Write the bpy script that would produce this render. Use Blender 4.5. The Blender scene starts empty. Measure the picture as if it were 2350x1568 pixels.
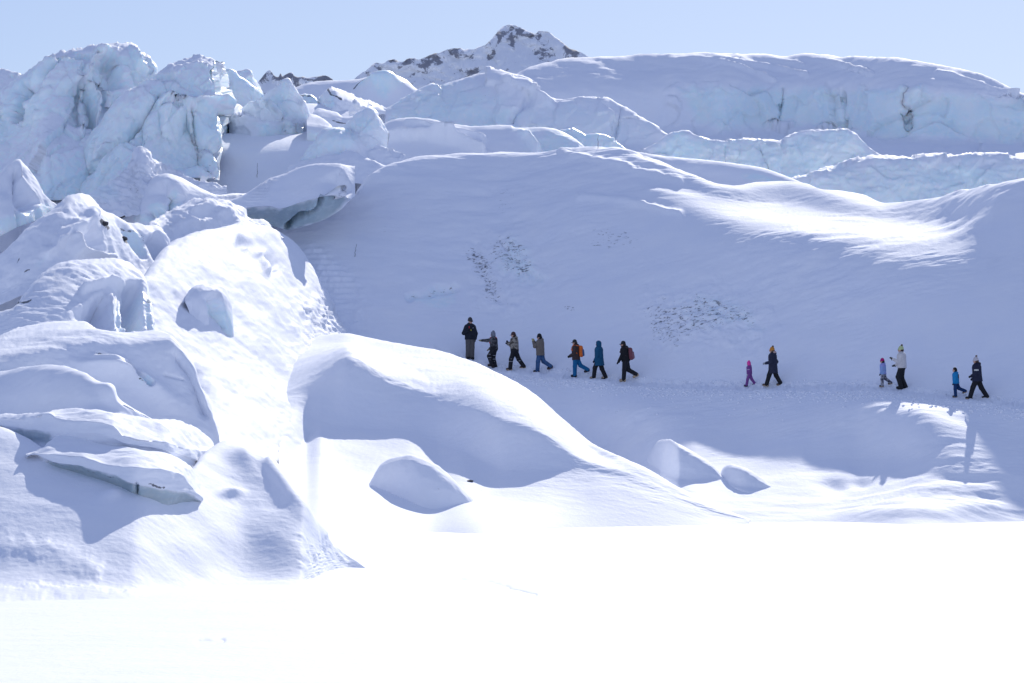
import bpy, math, random
import numpy as np
R_ = math.radians
sc = bpy.context.scene
COL = sc.collection

# ------------------------------------------------------------------ camera
# picture units used for measuring: the photograph scaled to 2350 x 1568
PW, PH = 2350.0, 1568.0
FPX = PW * 100.0 / 36.0            # 100 mm lens
CX, CY, HY = 1175.0, 784.0, 1007.0  # centre, horizon row
CAMZ = 3.0
PITCH = math.atan((HY - CY) / FPX)
cam = bpy.data.cameras.new('camera'); cam.lens = 100; cam.sensor_width = 36
cam.clip_start = 0.5; cam.clip_end = 20000
camo = bpy.data.objects.new('camera', cam); COL.objects.link(camo)
camo.location = (0, 0, CAMZ); camo.rotation_euler = (math.pi / 2 + PITCH, 0, 0)
sc.camera = camo

# ------------------------------------------------------------------ light
SUN_EL, SUN_AZ = R_(29.0), R_(12.0)     # sun stands beyond the glacier, a little right of the view
SDIR = (math.sin(SUN_AZ) * math.cos(SUN_EL), math.cos(SUN_AZ) * math.cos(SUN_EL), math.sin(SUN_EL))
w = bpy.data.worlds.new('World'); sc.world = w; w.use_nodes = True
nt = w.node_tree; bg = nt.nodes['Background']
sky = nt.nodes.new('ShaderNodeTexSky'); sky.sky_type = 'NISHITA'; sky.sun_disc = False
sky.sun_elevation = SUN_EL; sky.sun_rotation = SUN_AZ
sky.altitude = 400; sky.air_density = 1.0; sky.dust_density = 0.4; sky.ozone_density = 2.5
# added blue fill mixed evenly into the whole sky to brighten the shaded snow
sky_fill = nt.nodes.new('ShaderNodeMix'); sky_fill.data_type = 'RGBA'; sky_fill.inputs[0].default_value = 0.4
sky_fill.inputs[7].default_value = (6.5, 7.8, 13.5, 1)
nt.links.new(sky.outputs[0], sky_fill.inputs[6]); nt.links.new(sky_fill.outputs[2], bg.inputs[0]); bg.inputs[1].default_value = 0.0715
sun = bpy.data.lights.new('sun', 'SUN'); sun.energy = 3.9; sun.angle = R_(0.5); sun.color = (1.0, 0.95, 0.87)
suno = bpy.data.objects.new('sun', sun); COL.objects.link(suno)
from mathutils import Vector
suno.rotation_euler = Vector(SDIR).to_track_quat('Z', 'Y').to_euler()
suno.location = (60, 300, 200)
vs = sc.view_settings; vs.view_transform = 'Standard'; vs.look = 'None'; vs.gamma = 1; vs.use_curve_mapping = False
vs.exposure = 0.2
sc.render.engine = 'CYCLES'
sc.cycles.use_denoising = True
sc.cycles.max_bounces = 8; sc.cycles.diffuse_bounces = 5
sc.render.resolution_x = 1024; sc.render.resolution_y = 683

# ------------------------------------------------------------------ numeric helpers
RNG = np.random.default_rng(7)
_perm = RNG.permutation(256).astype(np.int64); _perm = np.concatenate([_perm, _perm, _perm])
_g = RNG.normal(size=(256, 3)); _g /= np.linalg.norm(_g, axis=1)[:, None]; _g = _g.astype(np.float32)

def gnoise(p):
    p = np.asarray(p, np.float32)
    i = np.floor(p).astype(np.int64); f = p - i; i &= 255
    u = f * f * f * (f * (f * 6 - 15) + 10)
    out = np.zeros(p.shape[:-1], np.float32)
    for dx in (0, 1):
        wx = u[..., 0] if dx else 1 - u[..., 0]
        a = _perm[(i[..., 0] + dx) & 255]
        for dy in (0, 1):
            wy = u[..., 1] if dy else 1 - u[..., 1]
            b = _perm[a + ((i[..., 1] + dy) & 255)]
            for dz in (0, 1):
                wz = u[..., 2] if dz else 1 - u[..., 2]
                g = _g[_perm[b + ((i[..., 2] + dz) & 255)]]
                d = g[..., 0] * (f[..., 0] - dx) + g[..., 1] * (f[..., 1] - dy) + g[..., 2] * (f[..., 2] - dz)
                out += wx * wy * wz * d
    return out * 1.5

def fbm(p, octv=4, kind='fbm', gain=0.5):
    p = np.array(p, np.float32)
    if kind == 'facet': return facet(p + .25 * fbm(p * 1.3, 2)[..., None])
    if kind == 'gust': return fbm(p, octv) * np.clip(.45 + 1.3 * fbm(p * np.array([.22, .12, .12], np.float32) + 31, 2), .1, 1.5)
    s = 0; a = 1.0
    for o in range(octv):
        n = gnoise(p + 17.3 * o)
        if kind == 'ridge': n = 1 - 2 * np.abs(n)
        elif kind == 'billow': n = 2 * np.abs(n) - .5
        s = s + a * n; a *= gain; p = p * 2.03
    return s

def facet(p):
    """broken planes: every cell is a tilted facet of its own"""
    p = np.asarray(p, np.float32); sh = p.shape[:-1]; p = p.reshape(-1, 3)
    i0 = np.floor(p).astype(np.int64); best = np.full(len(p), 1e9, np.float32); val = np.zeros(len(p), np.float32)
    for dx in (-1, 0, 1):
        for dy in (-1, 0, 1):
            for dz in (-1, 0, 1):
                c = i0 + np.array((dx, dy, dz)); h_ = _perm[_perm[_perm[c[:, 0] & 255] + (c[:, 1] & 255)] + (c[:, 2] & 255)]
                s_ = c + .5 + _g[h_] * .55; q = p - s_; d2 = (q * q).sum(1); m = d2 < best
                n_ = _g[(h_ * 7 + 13) & 255]; v = (q * n_).sum(1) * 1.1 + _g[(h_ * 3 + 5) & 255, 0] * .45
                best = np.where(m, d2, best); val = np.where(m, v, val)
    return val.reshape(sh)

def pchip_slopes(t, y):
    """t,y: (K,...) -> tangents (K,...)"""
    h = np.maximum(np.diff(t, axis=0), 1e-9); d = np.diff(y, axis=0) / h
    m = np.zeros_like(y); m[0] = d[0]; m[-1] = d[-1]
    if len(y) > 2:
        prod = d[:-1] * d[1:]
        w1 = 2 * h[1:] + h[:-1]; w2 = h[1:] + 2 * h[:-1]
        with np.errstate(divide='ignore', invalid='ignore'):
            hm = (w1 + w2) / (w1 / d[:-1] + w2 / d[1:])
        m[1:-1] = np.where(prod > 0, hm, 0)
    return m, d

def pchip1(xs, ys, x):
    xs = np.asarray(xs, float); ys = np.asarray(ys, float)
    if len(xs) == 1: return np.full(len(x), ys[0])
    m, _ = pchip_slopes(xs, ys)
    xc = np.clip(x, xs[0], xs[-1])
    k = np.clip(np.searchsorted(xs, xc, side='right') - 1, 0, len(xs) - 2)
    h = xs[k + 1] - xs[k]; s = (xc - xs[k]) / h
    return ((1 + 2 * s) * (1 - s) ** 2) * ys[k] + s * (1 - s) ** 2 * h * m[k] + s * s * (3 - 2 * s) * ys[k + 1] + s * s * (s - 1) * h * m[k + 1]

SP, CP = math.sin(PITCH), math.cos(PITCH)
def ray(x, y):
    """direction per unit forward distance of a picture point"""
    yw = FPX * CP - (CY - y) * SP; zw = FPX * SP + (CY - y) * CP
    return (x - CX) / yw, zw / yw
def at(x, y, d):
    rx, rz = ray(np.asarray(x, float), np.asarray(y, float))
    return np.stack([rx * d, d + 0 * rx, CAMZ + rz * d], -1)
def proj(P):
    X, Y, Z = P[..., 0], P[..., 1], P[..., 2] - CAMZ
    yc = Y * CP + Z * SP; zc = -Y * SP + Z * CP
    return CX + FPX * X / yc, CY - FPX * zc / yc

def segdist(px, py, pts, closed=False):
    """distance to polyline, signed side (left of direction positive) and arc fraction"""
    best = np.full(px.shape, 1e9); side = np.zeros(px.shape); arc = np.zeros(px.shape)
    P = list(pts) + ([pts[0]] if closed else [])
    L = 0; lens = [math.hypot(P[i+1][0]-P[i][0], P[i+1][1]-P[i][1]) for i in range(len(P)-1)]; T = sum(lens) or 1
    for i in range(len(P) - 1):
        ax, ay = P[i][:2]; bx, by = P[i + 1][:2]; ll = lens[i] ** 2 + 1e-9
        t = np.clip(((px - ax) * (bx - ax) + (py - ay) * (by - ay)) / ll, 0, 1)
        d = np.hypot(px - ax - t * (bx - ax), py - ay - t * (by - ay))
        s = (bx - ax) * (py - ay) - (by - ay) * (px - ax)
        m = d < best
        best = np.where(m, d, best); side = np.where(m, np.sign(s), side); arc = np.where(m, (L + t * lens[i]) / T, arc)
        L += lens[i]
    return best, side, arc

def polymask(px, py, poly, soft=6, wob=None):
    d, _, _ = segdist(px, py, poly, True)
    ins = np.zeros(px.shape, bool); n = len(poly)
    for i in range(n):
        ax, ay = poly[i][:2]; bx, by = poly[(i + 1) % n][:2]
        c = ((ay > py) != (by > py)) & (px < (bx - ax) * (py - ay) / ((by - ay) or 1e-9) + ax)
        ins ^= c
    sd = np.where(ins, d, -d)
    if wob is not None: sd = sd + wob
    return np.clip(sd / soft * .5 + .5, 0, 1)
def sstep(x): x = np.clip(x, 0, 1); return x * x * (3 - 2 * x)

# ------------------------------------------------------------------ tagging / mesh helpers
def tag(o, label=None, cat=None, group=None, kind=None):
    if label: o['label'] = label
    if cat: o['category'] = cat
    if group: o['group'] = group
    if kind: o['kind'] = kind
    return o
def mkmesh(name, V, F, mat=None, parent=None, smooth=True, attrs=None):
    V = np.ascontiguousarray(V, np.float32); F = np.ascontiguousarray(F, np.int32)
    me = bpy.data.meshes.new(name); k = F.shape[1]
    me.vertices.add(len(V)); me.vertices.foreach_set('co', V.ravel())
    me.loops.add(F.size); me.loops.foreach_set('vertex_index', F.ravel())
    me.polygons.add(len(F)); me.polygons.foreach_set('loop_start', np.arange(0, F.size, k, dtype=np.int32))
    me.polygons.foreach_set('use_smooth', np.full(len(F), smooth))
    for an, av in (attrs or {}).items():
        a = me.attributes.new(an, 'FLOAT', 'POINT'); a.data.foreach_set('value', np.ascontiguousarray(av, np.float32).ravel())
    me.update(calc_edges=True)
    if mat: me.materials.append(mat)
    o = bpy.data.objects.new(name, me); COL.objects.link(o)
    if parent: o.parent = parent
    return o
def empty(name, loc=(0, 0, 0)):
    o = bpy.data.objects.new(name, None); o.location = loc; COL.objects.link(o); return o

# ------------------------------------------------------------------ materials
def newmat(name):
    m = bpy.data.materials.new(name); m.use_nodes = True
    return m, m.node_tree.nodes, m.node_tree.links, m.node_tree.nodes['Principled BSDF']
def make_snow_ice(name='snow_and_ice', ia=(.72, .86, .92, 1), ib=(.84, .92, .95, 1), ic=(.86, .90, .93, 1)):
    m, N, L, B = newmat(name)
    def node(t, **k):
        n = N.new(t)
        for a, b in k.items(): setattr(n, a, b)
        return n
    pos = node('ShaderNodeNewGeometry')
    ice = node('ShaderNodeAttribute', attribute_name='ice'); dirt = node('ShaderNodeAttribute', attribute_name='dirt')
    def noise(scale, det=4, rough=.55):
        n = node('ShaderNodeTexNoise'); n.inputs['Scale'].default_value = scale; n.inputs['Detail'].default_value = det
        n.inputs['Roughness'].default_value = rough; L.new(pos.outputs['Position'], n.inputs['Vector']); return n
    def ramp(src, a, b, ca=(0, 0, 0, 1), cb=(1, 1, 1, 1)):
        r = node('ShaderNodeValToRGB'); r.color_ramp.elements[0].position = a; r.color_ramp.elements[1].position = b
        r.color_ramp.elements[0].color = ca; r.color_ramp.elements[1].color = cb; L.new(src, r.inputs[0]); return r
    def mix(fac, a, b):
        x = node('ShaderNodeMix', data_type='RGBA')
        if hasattr(fac, 'is_linked'): L.new(fac, x.inputs[0])
        else: x.inputs[0].default_value = fac
        for s, v in ((x.inputs[6], a), (x.inputs[7], b)):
            if hasattr(v, 'is_linked'): L.new(v, s)
            else: s.default_value = v
        return x.outputs[2]
    n1 = noise(.45, 5, .6); n2 = noise(3.2, 5, .6); n3 = noise(3.6, 5, .68)
    mp = node('ShaderNodeVectorMath', operation='MULTIPLY'); L.new(pos.outputs['Position'], mp.inputs[0]); mp.inputs[1].default_value = (1, 1.6, 2.4); L.new(mp.outputs[0], n3.inputs['Vector'])
    snow = mix(ramp(n1.outputs[0], .35, .7).outputs[0], (.82, .85, .92, 1), (.86, .88, .925, 1))
    icec = mix(ramp(n1.outputs[0], .35, .65).outputs[0], ia, ib)
    icec = mix(ramp(n2.outputs[0], .52, .72).outputs[0], icec, ic)
    c = mix(ice.outputs['Fac'], snow, icec)
    # dirt: mineral grit frozen into bare ice, in flecks
    dm = node('ShaderNodeMath', operation='MULTIPLY_ADD'); L.new(dirt.outputs['Fac'], dm.inputs[0]); dm.inputs[1].default_value = .70
    L.new(n3.outputs[0], dm.inputs[2])
    dr = ramp(dm.outputs[0], .82, .94)
    c = mix(dr.outputs[0], c, (.16, .17, .19, 1))
    L.new(c, B.inputs['Base Color'])
    rr = node('ShaderNodeMapRange'); L.new(ice.outputs['Fac'], rr.inputs[0]); rr.inputs[3].default_value = .75; rr.inputs[4].default_value = .38
    L.new(rr.outputs[0], B.inputs['Roughness'])
    B.inputs['Specular IOR Level'].default_value = .25
    sw = node('ShaderNodeMath', operation='MULTIPLY'); L.new(ice.outputs['Fac'], sw.inputs[0]); sw.inputs[1].default_value = .7
    L.new(sw.outputs[0], B.inputs['Subsurface Weight']); B.inputs['Subsurface Radius'].default_value = (.7, 1.0, 1.2); B.inputs['Subsurface Scale'].default_value = .4
    b1 = node('ShaderNodeBump'); b1.inputs['Strength'].default_value = .35; b1.inputs['Distance'].default_value = .05
    L.new(noise(5.0, 6, .62).outputs[0], b1.inputs['Height'])
    L.new(b1.outputs[0], B.inputs['Normal'])
    return m
SNOW = make_snow_ice()
SHADED_ICE = make_snow_ice('shaded_grey_ice', (.30, .40, .45, 1), (.44, .54, .58, 1), (.52, .60, .63, 1))   # old gritty ice, its colour darkened to paint in the shade under overhangs
# ------------------------------------------------------------------ landforms
# A landform is lofted through measured lines, from its foot up over its crest and down the back.
# A line gives picture positions; its distance follows from the ground it stands on (z, g, d) or
# from the slope in degrees of the snow between it and the line below it (a).
def floor_d(y):
    return np.interp(y, [185, 215, 260, 300, 340, 400, 480, 520], [202, 192, 178.6, 168.2, 158.9, 155.9, 152, 142])

QS = 1.2
def sheet(name, curves, xr, step=2.6, noise=(), bul=None, bumps=(), strokes=(), steps=(), ice=(), dirt=(), terr=(),
          icebase=0.0, iceslope=None, parts=None, back=((2.0, -.5), (6.0, -5.0)), mat=None, label=None, cat=None, group=None,
          kind=None, seed=0.0, hook=None, rstep=None, fadepx=22):
    step *= QS
    nc = int((xr[1] - xr[0]) / step) + 1
    x = np.linspace(xr[0], xr[1], nc)
    K = []; ys = []; sharp = []; nrow = []
    py = pd = None
    for cv in curves:
        k, pts = cv[0], cv[1]; op = cv[2] if len(cv) > 2 else {}
        a = np.array(pts, float); y = pchip1(a[:, 0], a[:, 1], x)
        if k == 'F':                      # foot, buried a little below the first visible line
            b = np.array(curves[1][1], float); u = (x - xr[0]) / (xr[1] - xr[0])
            y = pchip1(b[:, 0], b[:, 1], x) + op.get('drop', 22) * np.clip(np.minimum(u, 1 - u) * 8, 0.02, 1)
        if py is not None: y = np.minimum(y, py - .02)
        if k == 'z':
            rx, rz = ray(x, y); d = (op.get('z', 0) - CAMZ) / rz
        elif k in ('d', 'F'): d = pchip1(a[:, 0], a[:, 2], x)
        elif k == 'g': d = floor_d(y) + op.get('o', 0)
        else:
            al = np.tan(np.radians(pchip1(a[:, 0], a[:, 2], x)))
            t1 = ray(x, py)[1]; t2 = ray(x, y)[1]
            d = pd * np.maximum(al - t1, .02) / np.maximum(al - t2, .02)
        if bul is not None and k != 'a': d = d + bul[2] * ((x - bul[0]) / bul[1]) ** 2
        if op.get('dd'): d = d + op['dd']
        if op.get('ddx'): d = d + pchip1([q[0] for q in op['ddx']], [q[1] for q in op['ddx']], x)
        K.append(at(x, y, d)); ys.append(y); sharp.append(op.get('sharp', False))
        py, pd = y, d
    nvis = len(K)
    for dd, dz in back:
        p = K[-1]; q = p.copy(); s = (p[:, 1] + dd) / p[:, 1]
        q[:, 0] *= s; q[:, 1] *= s; q[:, 2] += dz; K.append(q); sharp.append(False)
    K = np.array(K)                       # (k, nc, 3)
    ch = np.maximum(np.linalg.norm(np.diff(K, axis=0), axis=2), 1e-4)
    t = np.concatenate([np.zeros((1, nc)), np.cumsum(ch, 0)])[:, :, None] * np.ones(3)
    m, dsec = pchip_slopes(t, K)
    mL = m.copy(); mR = m.copy()
    for k in range(1, len(K) - 1):
        if sharp[k]: mL[k] = dsec[k - 1]; mR[k] = dsec[k]
    rows = []; rowk = []
    rs = rstep or step
    for k in range(len(K) - 1):
        if k < nvis - 1: n = max(2, int(np.ceil(np.max(ys[k] - ys[k + 1]) / rs)))
        else: n = 7 if k == nvis - 1 else 5
        for j in range(n + (k == len(K) - 2)):
            s = j / n; h = t[k + 1] - t[k]
            rows.append((1 + 2 * s) * (1 - s) ** 2 * K[k] + s * (1 - s) ** 2 * h * mR[k] + s * s * (3 - 2 * s) * K[k + 1] + s * s * (s - 1) * h * mL[k + 1])
            rowk.append(k + s)
    V = np.array(rows); rowk = np.array(rowk)
    def normals(V):
        du = np.gradient(V, axis=1); dv = np.gradient(V, axis=0)
        n = np.cross(du, dv); l = np.linalg.norm(n, axis=2, keepdims=True)
        return n / np.maximum(l, 1e-9)
    PX, PY = proj(V)
    front = np.clip(1.0 - (rowk - (nvis - 1)) * 3, 0, 1)[:, None] * np.ones(nc)
    N = normals(V)
    crow = int(np.argmin(np.abs(rowk - (nvis - 1))))
    fade = np.clip((PY - PY[crow][None]) / fadepx - .15, 0, 1) * (rowk <= nvis - 1)[:, None]
    foot_w = (np.clip(rowk * .8, 0, 1) if curves[0][0] == 'z' and name != 'frozen_lake' else np.ones(len(rowk)))[:, None]
    off = np.zeros(PX.shape)
    wobs = fbm(np.stack([PX * .03, PY * .03, PX * 0 + seed], -1), 3)
    for (bx, by, brx, bry, rot, h) in bumps:
        c, s = math.cos(R_(rot)), math.sin(R_(rot)); ux = (PX - bx) * c + (PY - by) * s; uy = -(PX - bx) * s + (PY - by) * c
        off += h * np.exp(-((ux / brx) ** 2 + (uy / bry) ** 2)) * front
    for (pts, wd, h) in strokes:
        d, s, arc = segdist(PX + wobs * max(wd * .6, 2.0), PY + wobs * wd * .6, pts)
        off += h * np.exp(-(d / wd) ** 2) * (fade if abs(h) > .2 else front)
    for (pts, wd, h, rng) in steps:      # ground to the right of the line (walking along it) set back by h
        d, s, arc = segdist(PX + wobs * 3, PY + wobs * 3, pts)
        off -= h * np.where(s > 0, sstep(d / wd), 0) * np.exp(-(d / rng) ** 2) * sstep(np.minimum(arc, 1 - arc) * 6) * fade
    V = V + N * (off * foot_w)[..., None]
    if hook is not None: V = hook(V, PX, PY, front)
    N = normals(V)
    nz = np.zeros(PX.shape)
    for nn in noise:
        amp, fr, oc = nn[:3]; kd = nn[3] if len(nn) > 3 else 'fbm'; mask = nn[4] if len(nn) > 4 else None
        a = amp * fbm(V * np.array(fr) + seed * 3.7, oc, kd)
        if mask is not None:
            a = a * polymask(PX, PY, mask[0], mask[1], wobs * mask[1])
        nz += a
    V = V + N * (nz * foot_w)[..., None]
    for (poly, soft, sh) in terr:        # cut steps
        mk = polymask(PX, PY, poly, soft)[..., None] * front[..., None]
        z = V[..., 2:3]; q = z / sh; fq = q - np.floor(q); zt = (np.floor(q) + sstep((fq - .35) / .5)) * sh
        V[..., 2:3] = z + (zt - z) * mk * .9
    A_ice = np.full(PX.shape, icebase)
    if iceslope is not None:
        N = normals(V); up = np.abs(N[..., 2]); nn = fbm(V * iceslope[2] + seed, 4)
        A_ice = np.maximum(A_ice, np.clip((iceslope[0] - up + nn * iceslope[1]) * 6, 0, 1))
    for it in ice:
        A_ice = np.maximum(A_ice, polymask(PX, PY, it[0], it[1], wobs * it[1] * 1.2) * (it[2] if len(it) > 2 else 1) * front)
    A_d = np.zeros(PX.shape)
    for it in dirt:
        if it[0] == 'line':
            d, s, arc = segdist(PX + wobs * it[2] * 1.5, PY + wobs * it[2] * 1.5, it[1]); A_d = np.maximum(A_d, np.exp(-(d / it[2]) ** 2) * it[3] * front)
        else:
            A_d = np.maximum(A_d, polymask(PX, PY, it[0], it[1], wobs * it[1]) * it[2] * front)
    nr = len(V)
    idx = np.arange(nr * nc).reshape(nr, nc)
    def build(nm, r0, r1, parent, mt=None):
        I = idx[r0:r1 + 1] - idx[r0, 0]
        F = np.stack([I[:-1, :-1], I[:-1, 1:], I[1:, 1:], I[1:, :-1]], -1).reshape(-1, 4)
        sl = slice(r0, r1 + 1)
        return mkmesh(nm, V[sl].reshape(-1, 3), F, mt or mat or SNOW, parent, True, {'ice': A_ice[sl], 'dirt': A_d[sl]})
    if parts:
        o = empty(name); prev = 0
        for nm, kend in parts:
            r1 = nr - 1 if kend is None else int(np.argmin(np.abs(rowk - kend)))
            build(nm, prev, r1, o, SHADED_ICE if nm.startswith('ice_') else None); prev = r1
    else:
        o = build(name, 0, nr - 1, None)
    tag(o, label, cat, group, kind)
    o_grid[name] = o_grid.get(name, []) + [(x, V, PX, PY, front)]
    return o
o_grid = {}
def d_on(nm, i, x, y):
    gx, V, PX, PY, fr = o_grid[nm][i]
    dd = np.hypot(PX - x, PY - y) + (fr < .5) * 1e4
    return float(V[np.unravel_index(np.argmin(dd), dd.shape)][1])
def P2(pts, off=0): return [(a, b, off) for a, b in pts]
def ca(pts, al):
    """slope line: pts (x,y) with one slope, or (x,y,slope)"""
    return ('a', [(p[0], p[1], p[2] if len(p) > 2 else al) for p in pts])
# ================================================================== the setting
# wide snow-covered ground under everything
g = mkmesh('snow_ground', [(-6000, -6000, -.02), (6000, -6000, -.02), (6000, 9000, -.02), (-6000, 9000, -.02)], [(0, 1, 2, 3)], SNOW, None, False, {'ice': [0]*4, 'dirt': [0]*4})
tag(g, kind='structure')
FINE = [(.012, (1.1, 4.0, 4.0), 3), (.02, (.5, .5, .5), 3)]
sheet('frozen_lake', [('z', [(0, 1640)]), ('z', [(0, 1350)]), ('z', [(0, 1160)])], (-300, 2650), 4, rstep=2.6,
      noise=[(.008, (.7, 2.0, 1), 3), (.012, (.12, .2, 1), 3)], back=((40, 0),),
      strokes=[([(1030, 1330), (1080, 1337), (1125, 1341), (1165, 1352)], 3.5, -.12), ([(1172, 1354), (1225, 1366)], 3.5, -.12),
               ([(455, 1474), (510, 1471)], 4, -.08)], kind='structure')

# far mountains
MSK = [(790, 215), (817, 185), (837, 171), (857, 159), (881, 153), (893, 144), (900, 145), (912, 150), (923, 151), (933, 145), (948, 145), (959, 149), (991, 138), (1008, 135), (1029, 125),
       (1041, 121), (1053, 121), (1068, 124), (1099, 119), (1123, 103), (1145, 85), (1159, 77), (1171, 71), (1183, 71.5), (1193, 78), (1217, 88), (1231, 94), (1237, 89), (1255, 90), (1274, 101),
       (1298, 115), (1319, 127), (1345, 142), (1420, 170), (1500, 210)]
def rock_mat():
    m, N, L, B = newmat('snowy_rock')
    geo = N.new('ShaderNodeNewGeometry'); at_ = N.new('ShaderNodeAttribute'); at_.attribute_name = 'dirt'
    n = N.new('ShaderNodeTexNoise'); n.inputs['Scale'].default_value = .055; n.inputs['Detail'].default_value = 8; n.inputs['Roughness'].default_value = .7
    L.new(geo.outputs['Position'], n.inputs['Vector'])
    ad = N.new('ShaderNodeMath'); ad.operation = 'MULTIPLY_ADD'; L.new(n.outputs[0], ad.inputs[0]); ad.inputs[1].default_value = 1.9
    hf = N.new('ShaderNodeMath'); hf.operation = 'MULTIPLY'; hf.inputs[1].default_value = .62; L.new(at_.outputs['Fac'], hf.inputs[0]); L.new(hf.outputs[0], ad.inputs[2])
    r = N.new('ShaderNodeValToRGB'); r.color_ramp.elements[0].position = .5; r.color_ramp.elements[1].position = .6
    sb = N.new('ShaderNodeMath'); sb.operation = 'SUBTRACT'; sb.inputs[1].default_value = .58; L.new(ad.outputs[0], sb.inputs[0])
    r.color_ramp.elements[0].color = (.88, .9, .93, 1); r.color_ramp.elements[1].color = (.27, .275, .31, 1)
    L.new(sb.outputs[0], r.inputs[0]); L.new(r.outputs[0], B.inputs['Base Color']); B.inputs['Roughness'].default_value = .85
    return m
ROCK = rock_mat()
def mountain_hook(amp, f):
    def hk(V, PX, PY, front):
        n = fbm(V * np.array([f, f * .6, f]) + 5, 6, 'ridge', .55)
        V = V.copy(); V[..., 1] += n * amp * .8; V[..., 2] += n * amp * .28
        return V
    return hk
sheet('mountain', [('d', [(790, 300, 2450)]), ca([(x, y + 45) for x, y in MSK], 34), ca(MSK, 42)], (790, 1500), 1.6, back=((60, -20), (400, -300)), mat=ROCK,
      hook=mountain_hook(26, .011), kind='structure',
      dirt=[('line', [(893, 150), (960, 160), (1010, 150), (1060, 128)], 12, .42), ('line', [(1145, 90), (1171, 78), (1215, 96), (1235, 100)], 9, .5), ('line', [(1171, 78), (1176, 118)], 7, .5),
            ('line', [(1150, 100), (1120, 150), (1060, 180)], 7, .35), ('line', [(990, 142), (985, 155)], 12, .5), ('line', [(1280, 108), (1319, 127)], 7, .45), ('line', [(817, 190), (880, 175)], 9, .3)])
MS2 = [(560, 215), (594, 191), (604, 178), (615, 170), (625, 181), (636, 185), (640, 178), (645, 184), (652, 181), (667, 177), (671, 182), (682, 185), (692, 183), (705, 186), (720, 185), (734, 185), (780, 200), (800, 220)]
sheet('mountain', [('d', [(560, 300, 3400)]), ca([(x, y + 25) for x, y in MS2], 34), ca(MS2, 46)], (560, 800), 1.6, back=((60, -20), (400, -300)), mat=ROCK,
      hook=mountain_hook(20, .013), kind='structure', seed=3, dirt=[('line', MS2[1:-1], 9, .5)])

ICEN = [(.14, (.35, .35, .4), 2), (.16, (.55, .55, .55), 1, 'facet'), (.05, (1.5, 1.5, 1.5), 1, 'facet'), (.03, (2.4, 2.4, 2.4), 4, 'ridge')]      # bare ice relief
SNON = [(.07, (.3, .3, .3), 2), (.04, (.8, 1.7, 1.7), 4, 'gust'), (.012, (4, 7, 7), 3)]           # drifted snow relief

# ------------------------------------------------ upper glacier, far to near
R1 = [(1120, 195), (1188, 172), (1210, 158), (1240, 147), (1316, 133), (1404, 127), (1514, 122.6), (1624, 122.6), (1712, 125), (1800, 134), (1844, 129), (1888, 133.6), (1976, 137), (2086, 142), (2174, 153), (2240, 166.6), (2297, 186), (2350, 210), (2450, 265)]
CT = [(1120, 240), (1300, 225), (1500, 215), (1549, 197), (1620, 200), (1700, 206), (1796, 202), (1932, 211), (2082, 206), (2200, 210), (2350, 222), (2450, 270)]
CB = [(1120, 300), (1500, 290), (1600, 290), (1659, 296), (1791, 283), (1941, 296), (2020, 310), (2108, 318), (2350, 321), (2450, 325)]
sheet('glacier_dome', [('d', [(1120, 400, 215), (2450, 400, 215)]), ('d', [(1120, 335, 236), (2450, 340, 236)]), ca(CB, 14), ca(CT, 74), ca([(x, y + 26) for x, y in R1], 36), ca([(x, y + 6, 31) for x, y in R1], 31), ca(R1, 20)],
      (1120, 2460), 2.8, back=((8, 0), (60, -20)), noise=[(.5, (.05, .04, .05), 2), (.14, (.22, .22, .22), 3), (.07, (.4, 1.3, 1.3), 4), (.02, (1.2, 4, 4), 3), (.9, (.12, .12, .10), 1, 'facet', ([(1540, 200), (2460, 215), (2460, 330), (1540, 310)], 16)), (.25, (.4, .4, .4), 1, 'facet', ([(1540, 200), (2460, 215), (2460, 330), (1540, 310)], 12))],
      strokes=[([(1797, 205), (1792, 255), (1786, 283)], 2.6, -.9), ([(1935, 213), (1938, 250), (1941, 296)], 2.6, -.8), ([(2083, 206), (2076, 240), (2082, 290)], 2.6, -.9),
               ([(1560, 126), (1660, 140), (1740, 165), (1780, 188)], 4, .3), ([(1640, 128), (1760, 150), (1850, 177)], 4, .3), ([(1840, 133), (1920, 150), (2000, 175)], 4, .3), ([(2150, 160), (2250, 190), (2350, 225)], 5, .35), ([(1750, 128), (1840, 152)], 4, .25)],
      ice=[([(1560, 205), (1660, 200), (1796, 205), (1930, 214), (2082, 208), (2200, 215), (2450, 240), (2450, 322), (2108, 318), (2020, 308), (1941, 296), (1791, 284), (1659, 294), (1600, 280)], 9, .95)],
      dirt=[('line', [(1792, 262), (1786, 283)], 2.2, .3), ('line', [(1939, 240), (1941, 288)], 2.0, .3), ('line', [(2079, 225), (2080, 288)], 2.0, .3)], kind='structure', seed=1)
C0 = [(640, 215), (676, 201), (711, 189), (743, 185), (806, 185), (854, 190.4), (873, 187), (894, 185), (910, 187), (931, 199), (950, 207), (1000, 215)]
sheet('glacier_swell', [('d', [(640, 290, 205)]), ('d', [(640, 262, 222), (1000, 262, 222)]), ca([(640, 235), (740, 215), (850, 225), (880, 238), (910, 232), (1000, 235)], 30), ca([(x, y + 5) for x, y in C0], 34), ca(C0, 18)], (640, 1000), 2.6,
      noise=SNON, ice=[([(815, 210), (850, 193), (890, 187), (912, 190), (930, 202), (925, 218), (890, 240), (868, 236), (840, 218)], 6)], bumps=[(880, 215, 50, 25, 0, 2.0)],
      dirt=[('line', [(812, 210), (838, 199)], 3, .9)], kind='structure', seed=2, back=((6, 0), (40, -12)))
C1 = [(800, 300), (864, 263), (883, 251), (907, 237), (933, 222), (967, 201), (1003, 185), (1039, 172), (1087, 160), (1123, 158), (1140, 161), (1164, 171), (1212, 184), (1243, 203), (1269, 220), (1293, 225), (1322, 224), (1363, 223), (1386, 230), (1420, 245), (1470, 272), (1520, 300), (1580, 330)]
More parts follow.
